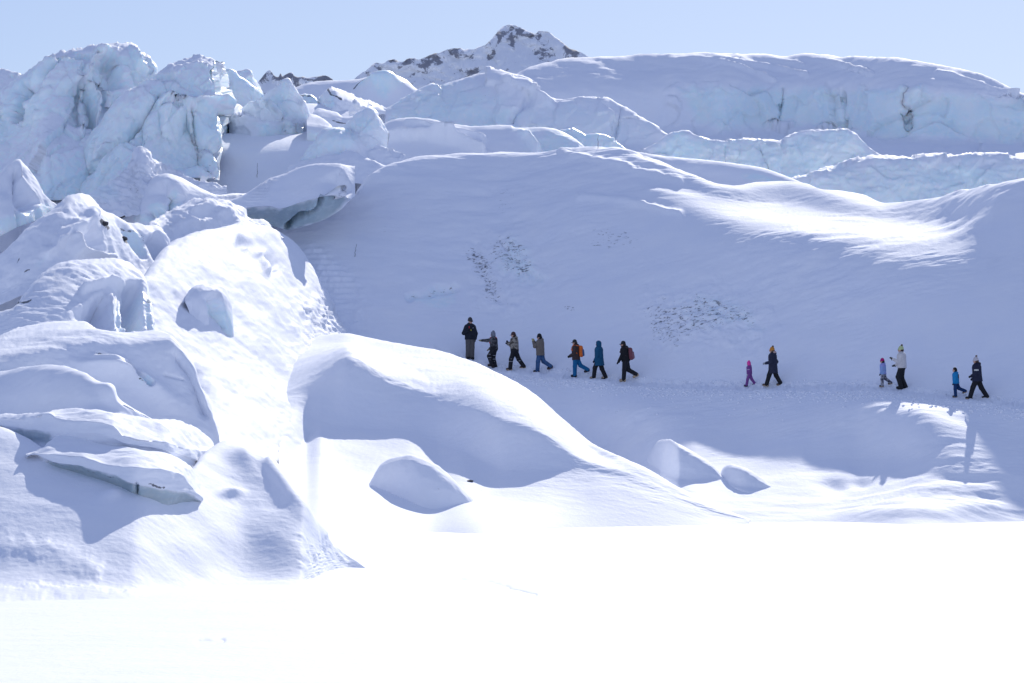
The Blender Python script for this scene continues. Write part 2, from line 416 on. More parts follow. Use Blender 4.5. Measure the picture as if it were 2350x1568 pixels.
sheet('glacier_ridge', [('d', [(800, 380, 180), (1580, 380, 180)]), ('d', [(800, 335, 190), (1580, 335, 190)]), ca([(x, y + (315 - y) * .45) for x, y in C1], 52), ca([(x, y + 6) for x, y in C1], 40), ca(C1, 22)], (800, 1580), 2.6,
      noise=[(.35, (.10, .08, .10), 2), (.30, (.22, .22, .22), 1, 'facet'), (.10, (.7, .7, .7), 1, 'facet'), (.06, (1.2, 2.2, 2.2), 4, 'gust')], steps=[([(1150, 166), (1212, 186), (1243, 204), (1290, 226)], 10, -.9, 30)],
      strokes=[([(1425, 255), (1412, 310)], 4, -.6), ([(1215, 225), (1175, 275)], 8, -.5)],
      ice=[([(890, 252), (960, 212), (1010, 190), (1080, 200), (1150, 240), (1190, 262), (1195, 310), (900, 300)], 26, .8), ([(1190, 250), (1320, 245), (1500, 300), (1500, 330), (1190, 320)], 20, .35)],
      dirt=[([(1040, 185), (1140, 195), (1210, 240), (1200, 265), (1100, 235)], 20, .28)], kind='structure', seed=4)
R2 = [(1440, 355), (1505, 332), (1545, 310), (1571, 306), (1598, 318), (1624, 323), (1712, 318), (1791, 321), (1835, 301), (1888, 295.5), (1941, 297), (1963, 310), (1985, 332), (2002, 347), (2020, 354), (2080, 380)]
sheet('ice_wall', [('d', [(1440, 440, 176), (2080, 440, 176)]), ca([(x, y + 14) for x, y in R2], 64), ca([(x, y + 3) for x, y in R2], 50), ca(R2, 20)], (1440, 2080), 2.6, noise=ICEN + [(.05, (2, 4, 4), 3)],
      ice=[([(1500, 340), (1560, 312), (1600, 324), (1800, 326), (1850, 306), (1940, 302), (1995, 345), (2000, 420), (1500, 420)], 8, .95)], strokes=[([(1665, 335), (1662, 372)], 5, -.12), ([(1830, 320), (1850, 392)], 6, -.15), ([(1740, 335), (1765, 390)], 6, -.15), ([(1700, 335), (1690, 380)], 5, -.12)],
      label='long pale blue ice wall below the right-hand dome', cat='ice wall', seed=5)
R3 = [(1780, 425), (1813, 406), (1866, 393), (1932, 376), (2002, 359), (2064, 357), (2152, 359), (2240, 357), (2350, 363), (2460, 372)]
sheet('ice_wall', [('d', [(1780, 500, 158), (2460, 500, 158)]), ca([(x, y + 22) for x, y in R3], 62), ca([(x, y + 5) for x, y in R3], 42), ca(R3, 16)], (1780, 2460), 2.6, noise=ICEN + [(.05, (2, 4, 4), 3)],
      ice=[([(1810, 418), (1930, 392), (2050, 370), (2200, 372), (2460, 385), (2460, 480), (2000, 480), (1870, 450)], 14, .95)],
      label='broad pale blue ice face with bright crest behind the saddle at right', cat='ice wall', seed=6)
C2 = [(640, 400), (720, 362), (816, 313), (847, 299), (878, 285), (912, 274), (938, 272), (979, 274), (1015, 280), (1058, 287), (1087, 291), (1118, 289), (1147, 286.5), (1173, 287), (1183, 292), (1207, 292), (1238, 291), (1269, 294), (1303, 307), (1327, 323), (1344, 338), (1400, 380)]
sheet('snow_ridge', [('d', [(640, 430, 152), (1400, 430, 152)]), ('d', [(640, 400, 156), (1400, 400, 156)]), ca([(640, 398), (816, 350), (900, 320), (940, 311), (1000, 318), (1080, 335), (1130, 352), (1180, 340), (1250, 340), (1344, 360), (1400, 385)], 33), ca([(x, y + 9) for x, y in C2], 36), ca(C2, 22)], (640, 1400), 2.6,
      noise=SNON, strokes=[([(1190, 300), (1215, 320), (1235, 345)], 7, .5), ([(935, 280), (1000, 312), (1060, 330), (1110, 352)], 6, .7), ([(850, 325), (900, 316), (960, 312), (1040, 325)], 6, .6), ([(1000, 290), (1060, 305), (1110, 322)], 7, .45)],
      ice=[([(1235, 318), (1265, 298), (1300, 312), (1338, 340), (1330, 355), (1240, 352)], 8, .95), ([(1180, 295), (1235, 296), (1235, 345), (1200, 350)], 10, .35)], kind='structure', seed=7)
C2x = [(1270, 325), (1286, 300), (1303, 299), (1327, 304), (1345, 313), (1351, 312), (1386, 310), (1408, 318), (1422, 329), (1450, 350)]
sheet('ice_block', [('d', [(1270, 380, 160)]), ca([(x, y + 10) for x, y in C2x], 66), ca(C2x, 40)], (1270, 1450), 2.4, noise=ICEN, icebase=.9, label='low jagged pale blue ice rim behind the sunlit ridge crest', cat='ice block', seed=8)
B2 = [(660, 395), (692, 365), (722, 344.6), (764, 315), (780, 310), (797, 310), (816, 317), (831, 327), (862, 336), (894, 343.5), (930, 356)]
sheet('ice_hump', [('d', [(660, 410, 149)]), ca([(x, y + (372 - y) * .35) for x, y in B2], 56), ca(B2, 34)], (660, 930), 2.4, noise=ICEN, bumps=[(780, 340, 60, 30, 0, .8)],
      ice=[([(690, 368), (764, 318), (797, 313), (830, 332), (800, 360), (720, 372)], 7, .85)], label='rounded blue ice hump with a snow tail running to the right', cat='ice hump', seed=9)
B3 = [(640, 410), (686, 384), (722, 363), (753, 355), (774, 354), (793, 345.6), (814, 349), (837, 361), (875, 378), (910, 390)]
sheet('snow_mound', [('d', [(640, 420, 146)]), ca([(x, y + 10) for x, y in B3], 40), ca(B3, 24)], (640, 910), 2.4, noise=SNON + [(.05, (2.5, 2.5, 2.5), 3)], label='rough snow mound above the ledge block with the steps', cat='snow mound', seed=10)

RB = [(1380, 372), (1410, 352), (1448, 349), (1518, 358), (1562, 362), (1650, 371), (1712, 378), (1756, 387), (1800, 402), (1862, 431), (1930, 470)]
sheet('snow_ridge', [('d', [(1380, 520, 146), (1930, 520, 146)]), ca([(x, y + 40) for x, y in RB], 30), ca([(x, y + 7) for x, y in RB], 37), ca(RB, 18)], (1380, 1930), 2.6, noise=SNON, ice=[([(1700, 402), (1740, 398), (1790, 418), (1780, 428), (1730, 418)], 5, .8)], kind='structure', seed=43)
# glacier floor between the towers
sheet('glacier_floor', [('g', [(-150, 540)]), ('g', [(-150, 480), (450, 470), (700, 440)]), ('g', [(-150, 400)]), ('g', [(-150, 340)]), ('g', [(-150, 280)]), ('g', [(-150, 240)])], (-200, 800), 3.0, noise=SNON + [(.4, (.08, .08, .08), 2)],
      kind='structure', seed=11, back=((10, 0), (30, -10)))
# ------------------------------------------------ ice towers of the upper left
TOWN = [(.22, (.13, .13, .11), 2), (.36, (.20, .20, .14), 1, 'facet'), (.17, (.5, .5, .36), 1, 'facet'), (.07, (1.3, 1.3, 1.0), 1, 'facet'), (.05, (2.0, 2.0, 1.4), 4, 'ridge')]
S0 = [(-150, 120), (0, 148), (29, 159), (58, 171), (110, 200), (160, 240)]
sheet('ice_tower', [('g', [(-150, 330)], {'o': 40}), ca([(x, y + 8) for x, y in S0], 48), ca(S0, 30)], (-150, 160), 3, noise=TOWN, iceslope=(.62, .25, .3), label='snow-dusted ice slope at the far left edge behind the tallest tower', cat='ice tower', seed=12)
S1 = [(-150, 262), (0, 217), (58, 171), (96, 140), (144, 113.6), (182, 104), (216, 99), (252, 97), (288, 99), (310, 106), (324, 128), (343, 145), (353, 162), (372, 195), (400, 250)]
sheet('ice_tower', [('g', [(-150, 455), (103, 460), (400, 460)]), ('g', [(-150, 360), (0, 350), (60, 380), (110, 420), (300, 410), (400, 405)], {'dd': -2}), ca([(-150, 330), (0, 300), (100, 260), (200, 250), (300, 240), (350, 260), (400, 300)], 50),
      ca([(x, y + (430 - y) * .12) for x, y in S1], 62), ca([(x, y + 5) for x, y in S1], 45), ca(S1, 20)], (-150, 400), 2.4, bul=(110, 260, 4), noise=TOWN,
      steps=[([(192, 172), (212, 215), (225, 260), (215, 300)], 20, 1.1, 60), ([(262, 108), (280, 145), (290, 205)], 12, 1.2, 60)], strokes=[([(60, 200), (45, 240), (36, 270)], 8, -1.6), ([(190, 200), (200, 260), (190, 300)], 4, .6), ([(210, 190), (225, 230), (222, 270)], 4, .6), ([(228, 185), (245, 225), (246, 260)], 4, .5), ([(140, 125), (95, 180), (60, 225)], 10, -.8), ([(245, 100), (215, 150), (190, 180)], 14, .8), ([(300, 110), (312, 150), (330, 165)], 5, .5)],
      iceslope=(.60, .28, .28), ice=[([(0, 260), (20, 250), (10, 330), (0, 340)], 5)], dirt=[('line', [(52, 262), (40, 290)], 5, .35)], label='tallest rounded ice tower on the left skyline with sunlit fluted side', cat='ice tower', seed=13)
S2 = [(80, 455), (103, 435), (144, 382), (192, 325), (240, 267), (264, 234), (312, 195), (348, 169), (384, 140), (420, 122), (444, 119.6), (480, 127), (499, 138), (512, 155), (519, 180), (524, 215)]
S2b = [(80, 458), (103, 448), (150, 455), (250, 470), (330, 440), (400, 415), (470, 418), (497, 415), (500, 380), (512, 310), (518, 270), (524, 220)]
sheet('ice_tower', [('g', S2b, {'dd': -4}), ca([(x, a[1] * .55 + b * .45) for (x, b), a in zip(S2, [(0, float(np.interp(p[0], [q[0] for q in S2b], [q[1] for q in S2b]))) for p in S2])], 57),
      ca([(x, y + (float(np.interp(x, [q[0] for q in S2b], [q[1] for q in S2b])) - y) * .12) for x, y in S2], 60), ca(S2, 28)], (80, 523), 2.2, bul=(400, 300, 8), noise=TOWN,
      steps=[([(362, 245), (400, 240), (430, 250)], 16, -.6, 90), ([(425, 250), (450, 285), (470, 340), (480, 390)], 10, .9, 60), ([(350, 260), (340, 300), (322, 340)], 10, .8, 50), ([(498, 330), (520, 290), (538, 245)], 8, .6, 30)],
      strokes=[([(365, 225), (330, 270), (270, 320), (200, 390), (150, 440)], 8, -.9), ([(440, 255), (462, 320), (478, 400)], 4, -1.2), ([(460, 315), (500, 365)], 4, -1.0), ([(372, 235), (430, 240), (500, 235)], 10, .9), ([(250, 330), (180, 410), (140, 440)], 6, .6)],
      iceslope=(.66, .26, .30), ice=[([(340, 345), (385, 275), (430, 262), (460, 330), (475, 405), (430, 410), (370, 370)], 8), ([(460, 270), (520, 250), (530, 280), (500, 345), (480, 330)], 8), ([(110, 440), (200, 350), (330, 260), (340, 300), (250, 380), (150, 455)], 14, .8)],
      dirt=[('line', [(462, 312), (490, 360), (478, 405)], 3, .4), ('line', [(330, 300), (290, 350)], 3, .3), ('line', [(500, 350), (520, 325)], 3, .4)],
      label='second big ice tower with leaning ridge and cracked blue front', cat='ice tower', seed=14)
# snow bank with rubble left of the front of the second tower
SB = [(200, 460), (260, 420), (300, 385), (322, 343), (332, 348), (345, 372), (380, 385), (420, 405), (470, 425), (520, 432)]
sheet('snow_spur', [('g', [(200, 505), (330, 498), (420, 475), (520, 458)], {'o': -6}), ca([(x, y + (465 - y) * .4) for x, y in SB], 50), ca(SB, 32)], (200, 520), 2.4, noise=SNON + [(.14, (1.2, 2.5, 2.5), 4, 'ridge')],
      dirt=[([(262, 440), (300, 412), (320, 425), (330, 450), (275, 455)], 14, .42), ('line', [(300, 370), (322, 350)], 4, .35)], ice=[([(200, 440), (260, 410), (270, 460), (210, 465)], 10, .5)], label='rubbly snow spur leaning against the second ice tower', cat='snow spur', seed=15)
S3b = [(535, 175), (545.5, 162), (560, 160), (571, 162), (581, 177), (590, 196), (605, 215)]
sheet('ice_tower', [('g', [(535, 260)], {'o': 25}), ca([(x, y + 6) for x, y in S3b], 60), ca(S3b, 28)], (535, 605), 2, noise=ICEN, iceslope=(.6, .2, .4), label='small snow-topped ice knob behind the ice fin', cat='ice tower', seed=16, bul=(560, 40, 2))
S3 = [(500, 175), (514, 156), (529, 154), (541, 159), (550, 170.5), (564, 182), (581, 196), (594, 204), (598, 217), (612, 245)]
sheet('ice_fin', [('g', [(500, 285)], {'o': 6}), ca([(x, y + 10) for x, y in S3], 72), ca(S3, 42)], (500, 612), 2, noise=ICEN, icebase=.9, bul=(520, 60, 1.5), label='thin translucent blue ice fin right of the second tower', cat='ice fin', seed=17)
S4 = [(545, 258), (560, 246), (596, 225), (629, 200), (657, 181.6), (661, 182), (671, 198), (688, 225), (701, 250), (711, 277), (714, 310)]
sheet('ice_tower', [('g', [(545, 330)], {'o': 2}), ca([(x, y + (310 - y) * .4) for x, y in S4], 66), ca([(x, y + 4) for x, y in S4], 60), ca(S4, 34)], (545, 714), 2, noise=ICEN, bul=(640, 80, 3),
      ice=[([(598, 230), (655, 192), (690, 240), (708, 280), (690, 275), (640, 268)], 8)], strokes=[([(605, 228), (625, 245), (640, 268)], 4, .5)], icebase=.25, label='pointed pyramid-shaped ice tower in front of the far peaks', cat='ice tower', seed=18)
S6 = [(676, 228), (684, 214.5), (705, 217), (726, 225), (732, 245)]
sheet('ice_block', [('g', [(676, 262)], {'o': 4}), ca([(x, y + 5) for x, y in S6], 70), ca(S6, 24)], (676, 732), 1.8, noise=ICEN, icebase=.8, dirt=[('line', [(686, 218), (720, 224)], 2.5, .8)], label='small ice block with a dirty upper edge beside the pyramid tower', cat='ice block', seed=19)
S7 = [(730, 238), (741, 217), (755, 204), (768, 202), (795, 212), (822, 227), (848, 235.5), (869, 240), (885, 250)]
sheet('ice_block', [('g', [(730, 262), (774, 270), (885, 262)], {'o': 2}), ca([(738, 248), (745, 222), (760, 214), (785, 228), (830, 242), (885, 256)], 68), ca([(x, y + 2) for x, y in S7], 12), ca(S7, 12)], (730, 885), 2, noise=ICEN, bul=(770, 80, 2), ice=[([(738, 225), (762, 212), (768, 245), (740, 252)], 5)],
      dirt=[('line', [(752, 205), (755, 214), (770, 217), (785, 228)], 3, 1.0), ([(770, 235), (830, 240), (820, 255), (775, 255)], 10, .3)], label='flat-topped snowy ice block with dark debris along its lip', cat='ice block', seed=20)
S9 = [(712, 275), (720, 258.6), (732, 250), (749, 253), (774, 258.6), (787, 269), (812, 267), (830, 280)]
sheet('ice_block', [('g', [(712, 300)], {'o': 0}), ca([(x, y + (288 - y) * .5) for x, y in S9], 44), ca(S9, 20)], (712, 830), 2, noise=SNON, dirt=[('line', [(765, 281), (797, 284)], 2, .9)], label='low snowy block between the debris block and the small pyramid', cat='ice block', seed=21)
S8 = [(704, 275), (711, 263), (732, 267), (753, 280), (764, 294), (772, 312)]
sheet('ice_block', [('g', [(704, 335)], {'o': 0}), ca([(704, 305), (730, 308), (755, 306), (772, 318)], 74), ca([(704, 280), (732, 282), (764, 299), (772, 315)], 30), ca(S8, 16)], (704, 772), 2, noise=SNON, ice=[([(708, 302), (750, 308), (765, 330), (708, 335)], 5)], dirt=[('line', [(762, 297), (740, 306)], 2, .7)], label='snow-capped ice block right of the fluted ledge', cat='ice block', seed=22)
S5 = [(525, 262), (541, 246), (575, 258.6), (606, 268), (625, 267), (648, 258.6), (667, 256), (684, 261), (697, 271), (703, 290), (707, 311), (714, 334), (722, 350)]
S5f = [(525, 275), (543, 264), (575, 274), (617, 283), (650, 283), (669, 270), (684, 268), (697, 280), (703, 297), (707, 315), (714, 337), (722, 351)]
sheet('ice_block', [('g', [(525, 390), (722, 375)], {'o': 2}), ('g', [(525, 350), (600, 355), (680, 352), (722, 354)], {'o': 4}), ca([(525, 300), (600, 310), (650, 310), (690, 305), (705, 322), (722, 352)], 66), ca(S5f, 64) + ({'sharp': True},), ca(S5, 9)], (525, 722), 2, noise=ICEN, bul=(600, 100, 3),
      strokes=[([(x, 285), (x + 10, 335)], 3.5, .5) for x in (655, 670, 684, 697)], ice=[([(590, 290), (640, 290), (668, 278), (700, 285), (712, 335), (650, 330), (600, 320)], 8)], label='saddle-shaped ice ledge with smooth white top and fluted right end', cat='ice block', seed=23)
S10 = [(720, 345), (743, 324), (780, 294), (801.5, 277), (827, 258.6), (843, 248), (852, 252), (869, 273), (877, 286), (890, 305)]
sheet('ice_tower', [('g', [(720, 365)], {'o': -8}), ca([(x, y + (330 - y) * .35) for x, y in S10], 64), ca(S10, 40)], (720, 890), 2, noise=ICEN, bul=(835, 60, 2), ice=[([(800, 290), (845, 255), (872, 285), (840, 308), (815, 300)], 7)], icebase=.3, label='small pyramid of blue ice left of the central ridge', cat='ice tower', seed=24)

# ------------------------------------------------ nearer left side
J = [(-150, 470), (-60, 430), (0, 396), (20, 378), (41, 363), (47, 362), (57, 373), (71, 392), (90, 418), (102, 443), (130, 471), (180, 505)]
sheet('ice_pinnacle', [('F', [(-150, 620, 128), (180, 620, 132)]), ca([(-150, 560), (0, 520), (40, 500), (110, 480), (180, 515)], 72), ca([(x, y + (500 - y) * .35) for x, y in J], 46), ca(J, 32)], (-150, 180), 2.3, bul=(20, 130, 5), noise=SNON + [(.1, (1, 1, 1), 3)],
      steps=[([(48, 366), (52, 400), (70, 430), (100, 460)], 14, 1.2, 40)], ice=[([(0, 505), (40, 490), (110, 470), (125, 480), (90, 520), (40, 580), (-150, 600), (-150, 540)], 6)], strokes=[([(42, 480), (48, 540)], 4, -.3)], dirt=[('line', [(30, 472), (50, 485), (70, 470)], 2, .35)], label='snow-capped ice pinnacle at the left edge with blue lower face', cat='ice tower', seed=25)
I_ = [(262, 512), (285, 500), (326, 428), (367, 401), (383, 398.6), (397, 402), (418, 410), (444, 424), (470, 437), (500, 446), (540, 445), (590, 442)]
sheet('ice_block', [('F', [(262, 560, 140)], {'drop': 60}), ca([(262, 520), (300, 500), (340, 470), (385, 430), (410, 435), (440, 455), (500, 452), (590, 450)], 60), ca([(x, y + (455 - y) * .12 + 2) for x, y in I_], 34), ca(I_, 14)], (262, 590), 2.2, noise=SNON, bul=(370, 110, 2.5),
      steps=[([(384, 402), (394, 420), (412, 440), (432, 452)], 12, 1.2, 45)], ice=[([(371, 435), (388, 428), (408, 437), (422, 455), (418, 470), (398, 477), (380, 462)], 3), ([(332, 472), (352, 460), (375, 463), (395, 480), (352, 505), (338, 490)], 3), ([(305, 500), (330, 488), (352, 508), (320, 515)], 4)],
      strokes=[([(375, 460), (392, 478)], 3, -.3), ([(335, 485), (352, 506)], 3, -.3)], bumps=[(397, 452, 18, 18, 0, -.4), (358, 483, 20, 14, 0, -.4)], dirt=[('line', [(371, 437), (388, 425), (412, 436)], 2, .35)], label='snow block with round windows of blue ice in its front', cat='ice block', seed=26)
LB = [(500, 470), (557, 447), (600, 422), (617, 412), (659, 397), (690, 384), (722, 377), (764, 376), (791, 377), (827, 383), (866.5, 388.6), (900, 405)]
LF = [(500, 482), (557, 477), (617, 473), (641, 478), (689, 464), (737, 451), (778, 439), (802, 456), (830, 437), (866, 402), (900, 410)]
sheet('ledge_block', [('F', [(500, 560, 138), (780, 560, 138.3), (815, 560, 139.5)], {'drop': 2}), ca([(500, 510), (562, 503), (605, 510), (665, 526), (701, 518), (749, 501), (785, 478), (802, 461), (830, 440), (900, 411)], 66), ca(LF, 82) + ({'sharp': True, 'dd': -1.1},), ca([(500, 477), (557, 462), (617, 445), (680, 425), (740, 412), (791, 405), (827, 400), (900, 408)], 36), ca([(x, y + 4) for x, y in LB], 34), ca(LB, 18)], (500, 815), 2.2,
      noise=SNON, terr=[([(592, 425), (622, 408), (632, 412), (612, 450), (575, 470), (560, 462)], 5, .16)], steps=[([(785, 382), (800, 410), (815, 440)], 14, .9, 40)], ice=[([(557, 480), (617, 476), (641, 480), (689, 467), (737, 454), (778, 442), (800, 457), (749, 505), (665, 530), (560, 505)], 4, .9)],
      strokes=[([(740, 462), (715, 485), (685, 500), (660, 520)], 5, -.9), ([(725, 468), (700, 490)], 4, .3)], dirt=[([(668, 518), (700, 500), (715, 503), (700, 514)], 6, .35), ('line', [(785, 442), (802, 457)], 2.5, .5)],
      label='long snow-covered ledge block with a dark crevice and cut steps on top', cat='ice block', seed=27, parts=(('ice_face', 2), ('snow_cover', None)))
NP = [(340, 520), (353, 506), (387, 487), (425, 465), (463, 458), (497, 460), (530, 462), (545, 470), (559, 477), (569, 499), (603, 508), (619, 525), (650, 548)]
sheet('snow_hummock', [('F', [(340, 600, 124), (650, 600, 132)], {'drop': 70}), ca([(x, y + (545 - y) * .5) for x, y in NP], 38), ca([(x, y + 5) for x, y in NP], 28), ca(NP, 14)], (340, 650), 2.2, noise=SNON + [(.16, (.8, .8, .8), 4), (.05, (3, 3, 3), 3)],
      bumps=[(450, 485, 40, 14, -20, .5), (510, 495, 35, 14, 10, .45), (560, 525, 45, 14, 10, .4), (440, 515, 50, 10, 0, .3)], terr=[([(380, 505), (425, 508), (422, 524), (385, 520)], 5, .12)], label='lumpy trodden snow hummock in front of the ledge block', cat='snow mound', seed=28)
K_ = [(-150, 690), (-60, 640), (0, 583), (31, 553), (61, 524), (92, 498), (130, 471), (163, 449), (183, 443), (200, 449), (220, 465), (245, 484), (275, 502), (306, 514), (326, 517), (357, 518), (367, 524), (383, 549), (399, 571), (428, 592), (480, 625)]
sheet('snow_peak', [('F', [(-150, 760, 98), (200, 720, 104), (300, 680, 108), (480, 680, 110)]), ca([(-150, 730), (0, 680), (150, 620), (200, 615), (260, 612), (300, 625), (370, 622), (410, 608), (480, 640)], 22), ca([(-150, 715), (0, 640), (100, 560), (180, 520), (240, 540), (300, 560), (360, 560), (400, 590), (480, 632)], 44), ca([(x, y + (590 - y) * .12 + 2) for x, y in K_], 36), ca(K_, 15)], (-150, 480), 2.3, bul=(150, 260, 5), noise=SNON + [(.07, (1.2, 1.2, 1.2), 4)],
      steps=[([(222, 510), (240, 540), (248, 580)], 14, .9, 40), ([(365, 525), (380, 555), (400, 590)], 14, .8, 30)], strokes=[([(167, 551), (175, 580), (240, 597)], 8, .5), ([(215, 495), (160, 530), (110, 580)], 12, .35), ([(275, 505), (300, 540), (330, 580)], 10, -.35)],
      ice=[([(282, 520), (310, 530), (345, 575), (352, 582), (330, 584), (305, 565)], 4, .9), ([(80, 605), (110, 586), (105, 600), (75, 620)], 4, .4)], dirt=[('line', [(232, 508), (246, 522)], 5, .95), ('line', [(284, 540), (290, 556)], 5, .95), ('line', [(282, 519), (320, 535), (345, 560)], 2, .6), ('line', [(40, 604), (46, 594)], 2.5, .7), ('line', [(56, 626), (68, 620)], 2.5, .7)],
      label='pointed snow peak at left with dark debris spots and an ice lens', cat='snow mound', seed=29)

# sunlit bank that falls from the steps to the lake
LT = [(330, 640), (390, 560), (430, 545), (500, 525), (560, 512), (610, 517), (650, 538), (700, 580), (740, 650), (760, 700), (790, 762), (850, 790), (900, 830)]
sheet('snow_bank', [('z', [(330, 1300), (560, 1290), (700, 1255), (800, 1245), (900, 1232)], {'z': -.1, 'ddx': [(330, 0), (720, 0), (800, 5), (900, 12)]}), ('d', [(330, 1100, 80), (500, 1100, 84), (700, 1120, 97), (800, 1130, 105), (900, 1120, 112)]), ('d', [(330, 900, 96), (500, 900, 100), (620, 900, 106), (740, 900, 114), (800, 900, 116), (900, 900, 114)]),
      ('d', [(330, 720, 103), (450, 720, 107), (600, 720, 115), (740, 770, 126), (800, 800, 128), (900, 835, 121)]), ('d', [(330, 645, 106), (450, 600, 113), (600, 600, 122.5), (700, 640, 131), (760, 715, 131.5), (800, 775, 130), (900, 832, 122)]), ('d', [(x, y, z) for (x, y), z in zip(LT, (108, 115, 118, 123, 128.5, 131, 134.5, 136, 135, 134, 131, 128, 123))])],
      (330, 900), 2.3, noise=[(.16, (.25, .14, .25), 3), (.06, (.9, .45, .9), 4), (.02, (4, 2.2, 4), 3), (.14, (1.4, 1.4, 1.4), 4, 'ridge', ([(690, 690), (800, 690), (820, 780), (760, 870), (700, 840)], 30))],
      strokes=[([(560, 560), (600, 575), (625, 610)], 14, -.35), ([(610, 620), (600, 590), (570, 570)], 10, .35)], bumps=[(600, 575, 20, 12, 30, .3), (480, 890, 30, 60, -20, .25)],
      terr=[([(735, 690), (792, 688), (785, 735), (720, 740)], 6, .24)], kind='structure', seed=30)

F6 = [(-150, 800), (-60, 760), (0, 722), (30, 708), (61, 671), (102, 624), (143, 602), (167, 598), (220, 594), (255, 592), (295, 604), (318, 620), (334, 642), (342, 677), (347, 690), (355, 727), (362, 760), (380, 800)]
sheet('ice_block', [('F', [(-150, 900, 84), (380, 900, 88)]), ca([(-150, 810), (0, 770), (150, 768), (250, 772), (355, 768), (380, 810)], 45), ca([(-150, 806), (0, 745), (100, 712), (200, 680), (245, 668), (280, 672), (300, 690), (330, 690), (352, 740), (380, 808)], 30), ca([(-150, 803), (0, 732), (80, 680), (180, 640), (260, 640), (310, 655), (335, 670), (352, 735), (380, 805)], 26), ca([(x, y + 8) for x, y in F6], 24), ca(F6, 12)], (-150, 380), 2.3, noise=SNON + [(.03, (2, 4, 2), 3)],
      bul=(150, 230, 2.5), steps=[([(240, 665), (255, 690), (265, 730), (268, 765)], 26, 1.3, 60), ([(325, 640), (330, 690), (335, 760)], 20, 1.3, 40)], strokes=[([(300, 700), (302, 730), (295, 765)], 6, -.8), ([(190, 668), (250, 648), (290, 655), (300, 668)], 5, .3)] + [([(x, 680 + (x - 250) * .2), (x + 6, 762)], 4.5, .14) for x in (256, 276, 322, 340)],
      ice=[([(265, 700), (300, 680), (330, 660), (352, 700), (356, 762), (270, 765)], 10, .5)], dirt=[('line', [(303, 710), (298, 762)], 3, .6), ('line', [(40, 698), (70, 688)], 2.5, .9)], label='wind-scoured snow block with a split icicle-hung right face', cat='ice block', seed=31)
# small upright block on the bank
U = [(426, 690), (432, 668), (445, 657), (470, 652), (500, 654), (515, 662), (525, 680), (532, 715), (536, 760), (538, 790), (541, 803)]
sheet('ice_block', [('F', [(426, 830, 106), (541, 830, 107)]), ca([(426, 697), (445, 712), (470, 730), (490, 760), (510, 790), (541, 806)], 60), ca([(426, 694), (445, 688), (470, 690), (490, 684), (515, 700), (530, 735), (541, 805)], 74), ca([(426, 692), (445, 668), (480, 664), (505, 668), (522, 685), (535, 730), (541, 804)], 40), ca(U, 14)], (426, 541), 1.8, noise=[(.05, (1, 1, 1), 3), (.02, (4, 4, 2), 3)], bul=(470, 60, 1.2),
      steps=[([(505, 660), (515, 700), (525, 760)], 8, .6, 30)], ice=[([(480, 690), (505, 685), (530, 720), (537, 795), (515, 792), (495, 745)], 5)], strokes=[([(488, 715), (505, 755), (520, 795)], 4, -.35)], dirt=[('line', [(490, 720), (508, 770)], 2, .35), ('line', [(530, 795), (540, 802)], 3, .6)], label='lone upright ice block with blue side on the sunlit bank', cat='ice block', seed=32)
F5 = [(-150, 850), (-60, 810), (0, 772), (40, 755), (110, 740), (191, 737), (227, 755), (264, 763), (302, 763), (340, 759), (365, 760), (390, 770), (408, 788), (438, 828), (461, 891), (478, 916), (488, 954), (497, 985), (512, 1040)]
sheet('ice_block', [('F', [(-150, 1080, 70), (512, 1080, 73)]), ca([(-150, 960), (0, 930), (200, 960), (350, 990), (440, 1000), (512, 1060)], 40), ca([(-150, 900), (0, 880), (120, 840), (250, 860), (380, 880), (440, 900), (512, 1050)], 46), ca([(-150, 870), (0, 832), (75, 813), (151, 797), (227, 784), (302, 790), (390, 783), (415, 806), (440, 838), (462, 897), (490, 962), (512, 1044)], 50), ca([(-150, 860), (0, 800), (75, 785), (151, 768), (227, 768), (302, 773), (390, 774), (412, 796), (439, 832), (462, 893), (489, 957), (512, 1042)], 16), ca(F5, 8)], (-150, 512), 2.3, noise=SNON,
      steps=[([(405, 790), (440, 840), (465, 900), (490, 960)], 10, .4, 20)], bumps=[(240, 850, 60, 14, 12, .35), (330, 885, 80, 20, 30, .35), (250, 830, 40, 12, 10, .25)], strokes=[([(225, 815), (250, 822)], 4, -.25), ([(290, 838), (300, 850), (312, 868), (340, 890)], 6, -.35), ([(380, 860), (420, 870)], 3, -.12)],
      ice=[([(312, 880), (335, 872), (348, 885), (335, 896), (318, 892)], 3, .8)], dirt=[('line', [(228, 813), (248, 820)], 3, .8), ('line', [(290, 842), (302, 852)], 3, .7), ('line', [(308, 862), (310, 880)], 3, .7), ('line', [(312, 885), (332, 896)], 2, .8), ('line', [(265, 868), (300, 868)], 2, .4)],
      label='broad snow-topped block with shaded hollow front and ragged right edge', cat='ice block', seed=33)
F1 = [(-200, 960), (0, 984), (60, 1008), (130, 1052), (250, 1092), (380, 1112), (430, 1085), (480, 1030), (520, 1012), (560, 1025), (600, 1050), (650, 1090), (690, 1150), (720, 1195), (745, 1230), (800, 1280), (860, 1310), (900, 1318)]
F1b = [(-200, 1400), (0, 1402), (150, 1397), (300, 1392), (420, 1377), (560, 1364), (690, 1358), (712, 1347), (760, 1322), (800, 1312), (860, 1316), (900, 1322)]
